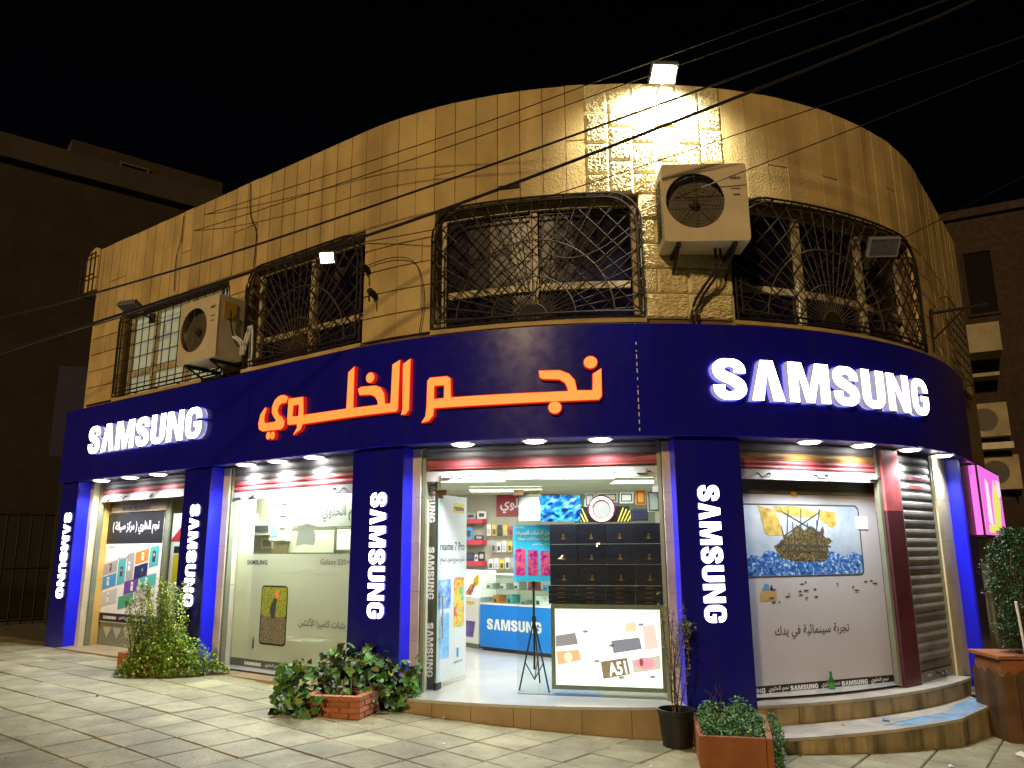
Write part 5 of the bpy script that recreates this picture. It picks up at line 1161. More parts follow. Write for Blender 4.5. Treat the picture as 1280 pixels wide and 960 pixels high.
def floodlight(uc, n, z, label, on, w=.24, h=.17, tilt=35, power=0, yaw=0, arm=.3, col=(1, 1, 1), aim=None, strength=30):
    p = P(uc, n, z); a = ang(uc); t = thing('floodlight', label, 'floodlight', p, a + yaw, 'floodlights on the upper wall')
    T = Matrix.Rotation(R(-tilt), 4, 'X')                           # face looks along local -y, tipped downwards
    def tb(mb, x0, x1, y0, y1, z0, z1):
        o = [(x0, y0, z0), (x1, y0, z0), (x1, y1, z0), (x0, y1, z0), (x0, y0, z1), (x1, y0, z1), (x1, y1, z1), (x0, y1, z1)]; mb.hexa([T.inverted() @ Vector(v) for v in o])
    mb = MB(); tb(mb, -w / 2, w / 2, 0, .05, -h / 2, h / 2)
    for k in range(6): x = -w / 2 + .02 + k * (w - .04) / 5; tb(mb, x - .004, x + .004, .0505, .075, -h / 2 + .01, h / 2 - .01)
    mb.build('housing', mat('grey_cast_housing', (.11, .11, .11), .5, .1) , t, local=True)
    mb = MB(); b = .014
    tb(mb, -w / 2, -w / 2 + b, -.012, -.0005, -h / 2, h / 2); tb(mb, w / 2 - b, w / 2, -.012, -.0005, -h / 2, h / 2); tb(mb, -w / 2 + b, w / 2 - b, -.012, -.0005, -h / 2, -h / 2 + b); tb(mb, -w / 2 + b, w / 2 - b, -.012, -.0005, h / 2 - b, h / 2)
    mb.build('bezel', mat('grey_bezel', (.22, .22, .22), .4, .1), t, local=True)
    mb = MB(); tb(mb, -w / 2 + b, w / 2 - b, -.006, -.001, -h / 2 + b, h / 2 - b); mb.build('lens', emis('lit_flood_lens_' + str(int(strength)), (1, .98, .9), strength) if on else mat('dark_flood_lens', (.10, .10, .11), .15, .3, 25), t, local=True)
    mb = MB(); mb.tube([(0, .05, 0), (0, .10, .0), (0, arm, -.04)], .012, 6); mb.box(-.05, .05, arm - .01, arm + .01, -.1, .04); mb.build('arm', M_IRON, t, local=True)
    if on:
        ld = bpy.data.lights.new('flood_lamp', 'SPOT'); ld.energy = power; ld.spot_size = R(140); ld.spot_blend = .8; ld.shadow_soft_size = .09; ld.color = col
        lo = bpy.data.objects.new('flood_lamp', ld); COL.objects.link(lo); lo.parent = t
        d = T.inverted() @ Vector((0, -1, 0)) if aim is None else Vector(aim)
        lo.location = d.normalized() * .05; lo.rotation_euler = (-d).to_track_quat('Z', 'Y').to_euler()
floodlight(.31, .20, 6.165, 'glaring lit floodlight over the roof edge above the air conditioner', True, .26, .2, 60, 900, 0, .37, (1, .95, .74), aim=(0, 1, -.75), strength=60)
floodlight(-3.2, .26, 4.635, 'small lit white floodlight on an arm before the left lattice grille', True, .17, .13, 28, 55, .5, .40, (.80, .85, 1), strength=40)
floodlight(2.58, .26, 4.57, 'unlit grey floodlight in front of the right window', False, .30, .2, 40, 0, -.55, .38)
floodlight(-7.15, .28, 4.83, 'unlit flat floodlight above the lit far left window', False, .30, .2, 65, 0, .3, .40)
t = thing('wall_bracket', 'black iron arm bracket jutting from the right flank', 'bracket', P(4.45, -.13, 3.9))
mb = MB(); mb.box(0, 0, 0, 0, 0, 0); mb = MB(); mb.tube([P(4.42, -.13, 3.85), P(4.42, -.10, 4.36)], .022, 5); mb.tube([P(4.42, -.10, 4.31), P(4.62, .46, 4.36)], .018, 5); mb.tube([P(4.42, -.10, 4.0), P(4.53, .22, 4.32)], .012, 5); mb.build('arm', M_IRON, t)
# caged meter niche at the building's left end
t = thing('corner_cage', 'small barred box at the top of the left end wall', 'cage', P(-9.12, -.1, 5.6))
mb = MB(); mb.ubox(-9.42, -9.03, -.55, -.12, 5.62, 6.18); mb.poly(lambda a, b, d: P(a, -.12 - .43 * (1 - d / .43) if d else -.55, b), [(-9.42, 6.181), (-9.03, 6.181), (-9.06, 6.29), (-9.2, 6.34), (-9.36, 6.28)], (), .43); mb.build('box', M_STONE, t)
mb = MB()
for u in (-9.45, -9.32, -9.18, -9.05): mb.tube([P(u, -.06, 5.55), P(u, -.06, 6.22)], .012, 5)
for z in (5.56, 5.85, 6.2): mb.tube([P(-9.46, -.06, z), P(-9.04, -.06, z)], .012, 5); mb.tube([P(-9.46, -.06, z), P(-9.46, -.5, z)], .012, 5)
mb.build('bars', M_IRON, t)
for k, (u, z) in enumerate(((-2.98, 4.55), (-2.86, 4.24), (-1.25, 5.18))):
    t = thing('wall_stub', ['small dark pipe stub high beside the left grille', 'small black junction knob beside the left grille', 'dark slot vent above the middle window'][k], 'fitting', P(u, -.13, z)); mb = MB()
    if k < 2: mb.tube([P(u, -.14, z), P(u + .03, .0, z + .03)], .035, 8); mb.tube([P(u + .03, 0, z + .03), P(u + .05, .02, z - .1)], .01, 5)
    else: mb.ubox(u - .11, u + .11, -.14, -.112, z, z + .035)
    mb.build('body', M_IRON, t)

# ---------------------------------------------------------------- overhead and wall cables
def cable(label, pts, r, m=M_CABLE, seg=6):
    if r in (.0145, .0105): pts = [pts[0] + (pts[0] - pts[1]).normalized() * 9] + pts
    if label.startswith(('thickest', 'black cable', 'upper thin', 'lower thin', 'thin wire passing', 'thin wire from')): pts = pts + [pts[-1] + (pts[-1] - pts[-2]).normalized() * 9]
    t = thing('cable', label, 'cable', pts[0], 0, 'cables in front of the facade'); mb = MB(); mb.tube(smooth_path([tuple(p) for p in pts], seg), r, 6); mb.build('strand', m, t)
def px(x, y, Y):                                                     # a point seen at x, y of the 1280 x 960 photo, Y metres ahead
    v = Vector(((x - 640) / 955.67, -(y - 480) / 955.67, -1)); d = cam.matrix_world.to_3x3() @ v; return cam.location + d * (Y / d.y)
cable('thickest black cable slanting across the whole facade', [px(-60, 460, 7.2), px(80, 416, 7.1), px(311, 341, 6.8), px(540, 267, 6.5), px(820, 161, 6.2), px(1145, 32, 6.0), px(1330, -50, 5.9)], .0145)
cable('black cable running just above the thickest one', [px(-60, 412, 7.6), px(80, 377, 7.4), px(280, 319, 7.0), px(540, 232, 6.6), px(820, 132, 6.3), px(1080, 38, 6.1), px(1330, -55, 6)], .0105)
cable('upper thin wire of the pair from the left end cage', [px(140, 304, 12), px(280, 261, 9.4), px(560, 169, 7.0), px(743, 103, 6.4), px(1030, 0, 6)], .005)
cable('lower thin wire of the pair along the stone slabs', [px(150, 316, 12), px(280, 277, 9.3), px(560, 184, 7.0), px(785, 104, 6.3), px(1080, 0, 6)], .005)
cable('thin wire passing in front of the roof floodlight stones', [px(440, 305, 8), px(560, 283, 7.1), px(684, 246, 6.8), px(813, 204, 6.5), px(1019, 135, 6.3), px(1290, 42, 6)], .005)
cable('thin wire from the large air conditioner up to the right', [px(800, 265, 6.9), px(940, 210, 6.5), px(1069, 160, 6.3), px(1290, 72, 6)], .005)
cable('thin wire from the right floodlight to the neighbouring house', [px(1118, 303, 7.6), px(1200, 262, 8.0), px(1300, 210, 9.0)], .006)
cable('thin wire looping over the middle grille', [P(-1.25, .05, 4.93), P(-1.1, .06, 4.6), P(-.75, .06, 4.33), P(-.4, .06, 4.36), P(-.05, .05, 4.6)], .006, M_IRONL)
cable('loose wire hanging at the left of the middle window', [P(-3.05, -.10, 4.6), P(-2.6, -.09, 4.62), P(-2.3, -.09, 4.5), P(-2.2, -.09, 4.1), P(-2.25, -.1, 3.72)], .005)
cable('wire running down the slabs left of the lattice grille', [P(-5.2, -.11, 6.25), P(-5.15, -.11, 5.8), P(-5.0, -.11, 5.5), P(-5.0, -.10, 5.05)], .006)
cable('crooked wire down the far left slabs', [P(-6.7, -.11, 6.2), P(-6.72, -.11, 5.85), P(-6.8, -.11, 5.6), P(-6.78, -.11, 5.1)], .006)
cable('long bright cable sagging under the far left window', [px(-30, 444, 10.5), px(110, 409, 9.8), px(260, 360, 9.0), px(330, 333, 8.6), px(452, 300, 7.9)], .008)

# ================================================================== PLANTERS AND PLANTS
def leaf(mb, p, d, up, l, w, fold=.25, mi=0):
    d = d.normalized(); s = d.cross(up)
    if s.length < 1e-4: s = Vector((1, 0, 0))
    s.normalize(); u = s.cross(d); b = len(mb.v)
    mb.v += [p, p + d * l * .45 + s * w * .5 + u * w * fold, p + d * l - u * l * .12, p + d * l * .45 - s * w * .5 + u * w * fold, p + d * l * .5]
    mb.f += [[b, b + 1, b + 4], [b + 1, b + 2, b + 4], [b, b + 4, b + 3], [b + 4, b + 2, b + 3]]; mb.m += [mi] * 4
def ivy_leaf(mb, p, d, up, s_, mi=0):                                  # lobed leaf
    d = d.normalized(); s = d.cross(up)
    if s.length < 1e-4: s = Vector((1, 0, 0))
    s.normalize(); u = s.cross(d); b = len(mb.v)
    o = [(0, .0), (.30, -.10), (.52, .22), (.30, .42), (.30, .72), (0, 1.0), (-.30, .72), (-.30, .42), (-.52, .22), (-.30, -.10)]
    mb.v += [p + s * x * s_ + d * y * s_ + u * (abs(x) * .18 - y * y * .18) * s_ for x, y in o] + [p + d * .38 * s_ - u * .02 * s_]
    n = len(o)
    for i in range(n): mb.f.append([b + i, b + (i + 1) % n, b + n]); mb.m.append(mi)
def leaf_mat(name, c, var=.35):
    m = mat(name, c, .45, var, 9, spec=.4); b = m.node_tree.nodes['Principled BSDF']; b.inputs['Subsurface Weight'].default_value = 0; return m
LF1 = [leaf_mat('shrub_leaf', (.24, .35, .03)), leaf_mat('shrub_leaf_dark', (.08, .19, .02)), leaf_mat('shrub_leaf_pale', (.42, .48, .07))]
LF2 = [leaf_mat('ivy_leaf', (.06, .16, .025)), leaf_mat('ivy_leaf_bright', (.11, .30, .045)), leaf_mat('ivy_leaf_yellow', (.34, .36, .12)), leaf_mat('ivy_leaf_dark', (.022, .035, .012))]
LF3 = [leaf_mat('cover_leaf', (.05, .16, .03)), leaf_mat('cover_leaf_pale', (.12, .27, .06)), leaf_mat('cover_leaf_dark', (.02, .06, .015))]
LF4 = [leaf_mat('hedge_leaf', (.035, .09, .025)), leaf_mat('hedge_leaf_dark', (.015, .04, .012)), leaf_mat('hedge_leaf_pale', (.08, .16, .05))]
LF5 = [leaf_mat('sapling_leaf', (.16, .17, .03)), leaf_mat('sapling_leaf_dry', (.22, .16, .05)), leaf_mat('sapling_leaf_green', (.07, .12, .02))]
M_BARK = mat('bark', (.10, .065, .035), .85, .3, 15, .4)
def rdir(r, zmin=-1): 
    while True:
        v = Vector((r.uniform(-1, 1), r.uniform(-1, 1), r.uniform(zmin, 1)))
        if .05 < v.length < 1: return v.normalized()
# 1: tall light shrub with a low skirt, in a small brick planter
r = random.Random(31); c0 = Vector((-4.02, 9.03, g(-4)))
t = thing('brick_planter', 'small brick planter mostly hidden under the tall shrub', 'planter', (-4.2, 9.2, g(-4)))
def brick_planter(t, o, e, f, L, W, Hh, rows, cols, rowsW):
    """o corner on the ground, e and f plan directions of the two sides"""
    e = Vector((e[0], e[1], 0)).normalized(); f = Vector((f[0], f[1], 0)).normalized(); o = Vector(o)
    me = unit_block('brick', M_BRICK, .05); hb = Hh / rows
    core = MB(); c = [o + e * .012 + f * .012, o + e * (L - .012) + f * .012, o + e * (L - .012) + f * (W - .012), o + e * .012 + f * (W - .012)]
    core.hexa([v + Vector((0, 0, -.05)) for v in c] + [v + Vector((0, 0, Hh - .06)) for v in c]); core.build('soil', M_SOIL, t)
    for a, b, ll, cc, ax in ((o, e, L, cols, f), (o + e * L, f, W, rowsW, -e), (o + e * L + f * W, -e, L, cols, -f), (o + f * W, -f, W, rowsW, e)):
        bw = ll / cc; mort = MB(); q = [a + ax * .006 + b * .004, a + b * (ll - .004) + ax * .006, a + b * (ll - .004) + ax * .07, a + b * .004 + ax * .07]
        mort.hexa([v + Vector((0, 0, -.05)) for v in q] + [v + Vector((0, 0, Hh - .012)) for v in q]); mort.build('mortar_wall', M_BRICKJ, t)
        for j in range(rows):
            k = 0; x = 0
            xs = [0] + [bw * (i + (.5 if j % 2 else 1)) for i in range(cc + 1)]; xs = sorted(set(min(v, ll) for v in xs))
            for x0, x1 in zip(xs, xs[1:]):
                if x1 - x0 < .02: continue
                w = x1 - x0 - .008; cpt = a + b * ((x0 + x1) / 2) + Vector((0, 0, (j + .5) * hb)) + ax * .06
                M = Matrix(((b.x * w, -ax.x * -1 * .062, 0, cpt.x), (b.y * w, -ax.y * -1 * .062, 0, cpt.y), (0, 0, hb - .008, cpt.z), (0, 0, 0, 1)))
                piece('brick', me, t, M)
brick_planter(t, (-4.52, 9.17, g(-4.5)), (.80, -.6), (.6, .8), .75, .45, .20, 3, 4, 2)
sh = thing('leafy_shrub', 'tall light green shrub spilling over its planter by the left pillars', 'shrub', c0)
mb = MB(); st_ = MB()
for k in range(46):
    b = Vector((-4.05 + r.uniform(-.25, .25), 9.10 + r.uniform(-.15, .15), .42)); hgt = r.uniform(.35, .92) * (1 if k < 34 else .5)
    lean = Vector((r.gauss(0, .20), r.gauss(-.03, .13), 1)).normalized(); pts = [b]; n = 7
    for i in range(1, n + 1): pts.append(b + lean * hgt * i / n + Vector((math.sin(i + k) * .015, 0, -.03 * (i / n) ** 2)))
    st_.tube(pts, .006, 4, .002)
    for i in range(int(150 * hgt)):
        f_ = r.uniform(.05, 1.0) ** .9; p = b + lean * hgt * f_ + rdir(r) * r.uniform(0, .13) * (1.25 - f_)
        leaf(mb, p, rdir(r, -.3), Vector((0, 0, 1)), r.uniform(.034, .060), r.uniform(.016, .026), .25, r.choices([0, 1, 2], [5, 1.5, 4])[0])
for k in range(5200):                                                  # the skirt
    th = r.uniform(0, 2 * math.pi); rad = r.random() ** .5
    x = -3.86 + .54 * rad * (1 + .22 * math.sin(3 * th + 1) + .1 * math.sin(7 * th)) * math.cos(th); y = 8.92 + .34 * rad * math.sin(th); hh = .46 * (1 - rad ** 1.8) + .03
    p = Vector((x, y, g(x) + r.uniform(.3, 1) * hh)); leaf(mb, p, rdir(r, -.2), Vector((0, 0, 1)), r.uniform(.032, .052), r.uniform(.018, .028), .25, r.choices([0, 1, 2], [5, 4, 1.5])[0])
mb.build('foliage', LF1, sh); st_.build('stems', M_BARK, sh)
# 2: ivy in the brick planter left of the entrance
t = thing('brick_planter', 'low red brick planter overflowing with ivy left of the entrance', 'planter', (-1.6, 7.2, g(-1.6)))
brick_planter(t, (-1.845, 7.10, .13), (.50, -.115), (.22, .82), .53, .42, .235, 5, 3, 2)
r = random.Random(5); iv = thing('ivy_plant', 'broad leaved ivy spilling from the brick planter by the entrance', 'ivy', (-1.5, 7.5, g(-1.5)))
mb = MB(); st_ = MB()
def ivy_at(p, nrm, sc):
    d = (nrm * .6 + Vector((r.uniform(-.7, .7), r.uniform(-.7, .7), r.uniform(-1.0, .35)))).normalized(); up = (nrm + rdir(r) * .5).normalized()
    ivy_leaf(mb, p, d, up, sc, r.choices([0, 1, 2, 3], [4, 3, 2, 3])[0])
for k in range(760):                                                     # mound over soil and behind it
    th = r.uniform(0, 2 * math.pi); rad = r.random() ** .5; x = -1.46 + .60 * rad * math.cos(th); y = 7.58 + .36 * rad * math.sin(th)
    zc = .30 + .40 * (1 - rad ** 2.2) ; p = Vector((x, y, zc * r.uniform(.72, 1.05))); n_ = Vector((math.cos(th) * rad, math.sin(th) * rad - .45, .7)).normalized(); ivy_at(p, n_, r.uniform(.05, .085))
for (x0, y0, n_, dx) in ((-1.96, 7.08, 95, .12), (-1.80, 7.03, 60, .14), (-1.04, 7.50, 150, .17), (-2.0, 7.35, 60, .15)):         # trailing to the ground
    for k in range(n_):
        x = x0 + r.uniform(-dx, dx); y = y0 + r.uniform(-.10, .1); p = Vector((x, y, g(x) + .01 + .40 * r.random() ** 1.2)); ivy_at(p, Vector((0, -1, .2)), r.uniform(.05, .08))
for k in range(14):
    th = r.uniform(0, 6.28); a = Vector((-1.5, 7.5, .36)); st_.tube([a, a + Vector((math.cos(th) * .3, math.sin(th) * .2, .12)), a + Vector((math.cos(th) * .55, math.sin(th) * .35 - .05, -.1))], .006, 4)
for k in range(5):                                                       # a loose shoot to the right
    a = Vector((-1.12, 7.5, .55)); e_ = a + Vector((.10 + .03 * k, -.05, .02 * k)); ivy_at(e_, Vector((0, -1, .6)), .06)
mb.build('foliage', LF2, iv); st_.build('stems', M_BARK, iv)
# 3: terracotta trough in front of the right pillar
t = thing('terracotta_planter', 'rectangular terracotta planter box nearest the camera', 'planter', (1.85, 6.8, 0))
o0, o1, o2, o3 = Vector((1.36, 6.06, 0)), Vector((1.87, 5.95, 0)), Vector((2.09, 6.78, 0)), Vector((1.50, 6.90, 0)); zt = .24
def wallseg(t, a, b, z0, z1, th, name, m, inward):
    e = (b - a).normalized(); n = Vector((-e.y, e.x, 0)) * th; mb = MB(); q = [a, b, b + n, a + n]; mb.hexa([Vector((v.x, v.y, z0)) for v in q] + [Vector((v.x, v.y, z1)) for v in q]); mb.build(name, m, t)
Q = [o0, o1, o2, o3]
for i in range(4): a, b = Q[i], Q[(i + 1) % 4]; e = (b - a).normalized(); wallseg(t, a + e * .002, b - e * .05, -.2, zt - .002 * (i % 2), .045, 'side', M_TERRA, 1)
mb = MB(); c = sum(Q, Vector()) / 4; I = [c + (v - c) * .9 for v in Q]; mb.add([Vector((v.x, v.y, zt - .04)) for v in I], [(0, 1, 2, 3)]); mb.build('soil', M_SOIL, t)
r = random.Random(12); gc = thing('ground_cover_plant', 'low bright green plant filling the terracotta planter', 'plant', (1.85, 6.9, .1)); mb = MB(); st_ = MB()
for k in range(2300):
    a, b = r.random(), r.random(); p = I[0] * (1 - a) * (1 - b) + I[1] * a * (1 - b) + I[2] * a * b + I[3] * (1 - a) * b
    hh = .055 + .075 * math.sin(a * 3.1) * (.35 + b) + .05 * math.sin(a * 11 + b * 7) * math.sin(b * 9)
    leaf(mb, Vector((p.x, p.y, zt - .05 + hh * r.uniform(.35, 1.1))), rdir(r, -.1), Vector((0, 0, 1)), r.uniform(.022, .04), r.uniform(.016, .028), .2, r.choices([0, 1, 2], [5, 3, 2])[0])
for k in range(620):                                                     # trailing over the right side
    b = r.uniform(.0, .8); p = o1 * (1 - b) + o2 * b; leaf(mb, p + Vector((r.uniform(0, .07), r.uniform(-.04, .0), zt + .05 - .30 * r.random())), rdir(r, -.6), Vector((0, -.5, 1)), r.uniform(.022, .04), r.uniform(.016, .028), .2, r.choices([0, 1, 2], [5, 2, 3])[0])
for k in range(7): a = Vector((1.62 + r.uniform(-.06, .1), 6.65, zt)); st_.tube([a, a + Vector((r.uniform(-.04, .04), 0, .16)), a + Vector((r.uniform(-.08, .08), -.02, r.uniform(.22, .32)))], .004, 4, .0015)
mb.build('foliage', LF3, gc); st_.build('dry_stems', M_BARK, gc)
# 4: sapling in a black pot
pc = Vector((1.33, 6.72, g(1.33)))
t = thing('plant_pot', 'round black plastic pot left of the terracotta planter', 'pot', pc)
mb = MB(); mb.lathe([(.118, 0), (.142, .24), (.150, .245), (.152, .285), (.140, .286), (.136, .25)], 28); mb.build('pot', M_BLACK, t, smooth=False, local=True)
mb = MB(); mb.lathe([(.10, .235), (.135, .25)], 20); mb.build('soil', M_SOIL, t, local=True)
sp = thing('sapling', 'thin leggy sapling growing in the black pot', 'sapling', pc + Vector((0, 0, .25))); mb = MB(); st_ = MB(); r = random.Random(17)
for k in range(7):
    b = pc + Vector((r.uniform(-.03, .03), r.uniform(-.03, .03), .25)); tip = b + Vector((r.uniform(-.10, .10) + .02, r.uniform(-.05, .05), r.uniform(.55, .98))); mid = (b + tip) / 2 + Vector((r.uniform(-.05, .05), 0, 0)); path = smooth_path([tuple(b), tuple(mid), tuple(tip)], 6); st_.tube(path, .006, 5, .002)
    for i in range(95):
        f_ = r.uniform(.12, 1) ** .8; q = path[int(f_ * (len(path) - 1))]; leaf(mb, Vector(q) + rdir(r) * r.uniform(0, .035), rdir(r, -.2), Vector((0, 0, 1)), r.uniform(.022, .042), r.uniform(.009, .016), .2, r.choices([0, 1, 2], [4, 3, 3])[0])
for k in range(120):
    p = pc + Vector((.11, 0, .93)) + rdir(r) * r.uniform(0, .09); leaf(mb, p, rdir(r), Vector((0, 0, 1)), .035, .016, .2, r.choice([0, 2]))
st_.tube([pc + Vector((.02, 0, .6)), pc + Vector((.08, 0, .8)), pc + Vector((.11, 0, .95))], .004, 4)
mb.build('foliage', LF5, sp); st_.build('stems', M_BARK, sp)
# 5: hedge in a wooden planter at the right edge
hx, hy = 5.0, 7.72; gz = g(4.6)
t = thing('wooden_planter', 'wood clad planter with a terracotta trough at the right edge', 'planter', (hx, hy, gz))
e = Vector((.90, -.05, 0)).normalized(); f = Vector((-e.y, e.x, 0)); o = Vector((4.56, 7.58, 0))
zb, zm, zt2 = gz, .40, .58
mb = MB(); q = [o + e * .03 + f * .03, o + e * 1.0 + f * .03, o + e * 1.0 + f * .5, o + e * .03 + f * .5]; mb.hexa([v + Vector((0, 0, zm - .25)) for v in q] + [v + Vector((0, 0, zt2 - .03)) for v in q]); mb.build('trough', M_TERRA, t)
mb = MB(); q = [o - e * .01 - f * .01, o + e * 1.04 - f * .01, o + e * 1.04 + f * .54, o - e * .01 + f * .54]; mb.hexa([v + Vector((0, 0, zt2 - .0295)) for v in q] + [v + Vector((0, 0, zt2)) for v in q]); mb.build('rim', M_TERRA, t)
for k in range(8):
    a = o + e * (k * .13) - f * .02; b = a + e * .124; mb = MB(); top = zm + .015 * (k % 2)
    for p0, p1 in ((a, b),):
        n = f * .022; z0 = gz - .05; pts = [p0 + Vector((0, 0, z0)), p1 + Vector((0, 0, z0)), p1 + Vector((0, 0, top)), (p0 + p1) / 2 + Vector((0, 0, top + .045)), p0 + Vector((0, 0, top))]
        mb.add(pts + [v + n for v in pts], [(0, 1, 2, 3, 4), (9, 8, 7, 6, 5), (0, 5, 6, 1), (1, 6, 7, 2), (2, 7, 8, 3), (3, 8, 9, 4), (4, 9, 5, 0)])
    mb.build('picket', M_WOOD, t)
for k in range(4):
    a = o + f * (.005 + k * .125) - e * .004; b = a + f * .12; mb = MB(); n = e * .02; z0 = gz - .05; top = zm + .012 * (k % 2); pts = [a + Vector((0, 0, z0)), b + Vector((0, 0, z0)), b + Vector((0, 0, top)), (a + b) / 2 + Vector((0, 0, top + .045)), a + Vector((0, 0, top))]; mb.add(pts + [v + n for v in pts], [(0, 1, 2, 3, 4), (9, 8, 7, 6, 5), (0, 5, 6, 1), (1, 6, 7, 2), (2, 7, 8, 3), (3, 8, 9, 4), (4, 9, 5, 0)]); mb.build('picket', M_WOOD, t)
mb = MB(); q = [o + e * .02, o + e * 1.02, o + e * 1.02 + f * .5, o + e * .02 + f * .5]; mb.hexa([v + Vector((0, 0, gz - .05)) for v in q] + [v + Vector((0, 0, gz + .09)) for v in q]); mb.build('base_rail', M_WOOD, t)
hd = thing('hedge_shrub', 'dark green upright shrub in the wooden planter at the right edge', 'shrub', (hx, hy, zt2)); r = random.Random(40); mb = MB(); st_ = MB()
for k in range(9000):
    th = r.uniform(0, 2 * math.pi); zz = r.random(); prof = .42 * (1 - abs(zz - .45) ** 2 * 1.3) * (.88 + .22 * math.sin(th * 3 + zz * 9) + .10 * math.sin(th * 7 - zz * 17)); rad = prof * r.uniform(.35, 1) ** .5
    p = Vector((hx + .06 + rad * math.cos(th), hy + rad * .75 * math.sin(th), zt2 + .02 + zz * 1.16)); leaf(mb, p, (Vector((math.cos(th), math.sin(th), .5)) + rdir(r)).normalized(), Vector((0, 0, 1)), r.uniform(.03, .05), r.uniform(.016, .026), .2, r.choices([0, 1, 2], [5, 3, 1.5])[0])
for k in range(9): b = Vector((hx + r.uniform(-.15, .2), hy + r.uniform(-.1, .1), zt2 - .03)); st_.tube([b, b + Vector((r.uniform(-.1, .1), r.uniform(-.1, .1), .5)), b + Vector((r.uniform(-.25, .25), r.uniform(-.2, .2), 1.0))], .012, 5, .004)
mb.build('foliage', LF4, hd); st_.build('stems', M_BARK, hd)
t = thing('plant_stake', 'thin pale stake leaning in the wooden planter', 'stake', (4.80, 7.52, zt2)); mb = MB(); mb.tube([(4.80, 7.54, zt2 - .02), (4.72, 7.46, zt2 + .50)], .012, 6); mb.build('rod', M_WHITE, t)

# ---------------------------------------------------------------- litter
r = random.Random(77)
for k, (x, y, lab, m, sz) in enumerate(((4.33, 7.05, 'crumpled white plastic bag by the wooden planter', M_WHITE, .07), (3.3, 7.27, 'blue and white wrapper on the lower step', M_PBLUE, .045), (2.86, 7.12, 'brown paper cup lid on the lower step', M_PTAN, .03), (2.16, 7.1, 'white cup scrap at the left end of the steps', M_WHITE, .025), (-.62, 7.24, 'white paper scrap before the entrance step', M_WHITE, .028), (-.55, 6.35, 'tiny pale scrap on the pavement in the foreground', M_WHITE, .02), (3.45, 6.55, 'pale leaf like scrap on the pavement before the steps', M_WHITE, .03), (-3.9, 7.6, 'dark scrap on the pavement at left', M_BLACK, .02), (1.0, 6.05, 'small pale chip on the pavement near the black pot', M_WHITE, .018))):
    z = g(x); 
    if k in (1, 2, 3): z = .083
    t = thing('litter', lab, 'litter', (x, y, z)); mb = MB(); n = 9; vs_ = []
    mb.v = [Vector((sz * r.uniform(.5, 1) * math.cos(6.28 * i / n), sz * r.uniform(.5, 1) * math.sin(6.28 * i / n), sz * r.uniform(0.05, .25))) for i in range(n)] + [Vector((0, 0, sz * r.uniform(.4, .8)))]
    for i in range(n): mb.f.append([i, (i + 1) % n, n]); mb.m.append(0)
    mb.build('scrap', m, t, local=True)

mb = MB(); r = random.Random(55)
for k in range(420):
    c = r.choice(((-1.5, 7.0, .7, .35), (1.75, 6.0, .9, .3), (-3.9, 8.7, .9, .35), (-.4, 7.1, 1.3, .22), (3.2, 6.7, 1.2, .2), (-2.5, 8.1, 1.2, .3), (.5, 6.2, 3.5, 1.2)))
    x = c[0] + r.gauss(0, c[2]); y = c[1] + r.gauss(0, c[3])
    if sdist(x, y) < .02 or (sdist(x, y) < .38 and x > 2.0): continue
    leaf(mb, Vector((x, y, g(x) + .006)), Vector((r.uniform(-1, 1), r.uniform(-1, 1), .05)), Vector((0, 0, 1)), r.uniform(.008, .03), r.uniform(.005, .014), .15, r.choices([0, 1, 2], [3, 2, 1])[0])
tag(mb.build('fallen_leaves', [M_BARK, LF1[1], M_PTAN]), 'dry leaf bits scattered over the pavement', 'leaves', kind='stuff')

# ================================================================== NEIGHBOURS
# pink light box of the next shop
fp5 = plane_fn(P(5.62, .02, 0), P(8.0, .02, 0))
t = thing('light_box', 'glowing pink and yellow light box sign at the right edge', 'light box', fp5(1.0, 1.7, 0))
board(t, fp5, 0, 2.1, 1.70, 2.62, -.25, -.012, M_BLACK, 'case')
board(t, fp5, .03, 2.07, 1.73, 2.59, -.0115, .0, emis('pink_lit_face', (.85, .18, .80), .9), 'lit_face')
fe = plane_fn(P(5.618, -.22, 0), P(5.618, .01, 0))
mb = MB(); slab(mb, fe, .03, .205, 1.73, 2.59, .0, .004); mb.build('lit_end', emis('pink_lit_end', (.90, .16, .75), .95), t)
fp6 = lambda a, b, d: fp5(a, b, d + .002)
for q, c in (([(.9, 1.8), (1.5, 1.75), (1.8, 2.2), (1.3, 2.5), (1.0, 2.2)], (.75, .8, .15)), ([(.35, 1.9), (.75, 1.85), (.7, 2.4), (.45, 2.45)], (.95, .85, .9)), ([(1.5, 2.2), (2.0, 2.3), (2.0, 2.5), (1.6, 2.5)], (.95, .7, .9)), ([(.3, 1.76), (1.6, 1.76), (1.6, 1.86), (.3, 1.86)], (.85, .8, .2))): prt(t, fp6, q, emis('lit_patch_%d' % int(c[1] * 100 + c[0]), c, .9), .0005 * len(q), 'bright_print')
t = thing('corrugated_sheet', 'pale corrugated sheet under the pink light box', 'sheet', fp5(.6, .2, -.2)); 
for k in range(6): board(t, fp5, .10 + k * .22, .10 + k * .22 + .21, -.2, 1.69, -.24, -.19 + .004 * (k % 2), mat('pale_blue_sheet', (.42, .48, .55), .4, .1), 'sheet_rib')
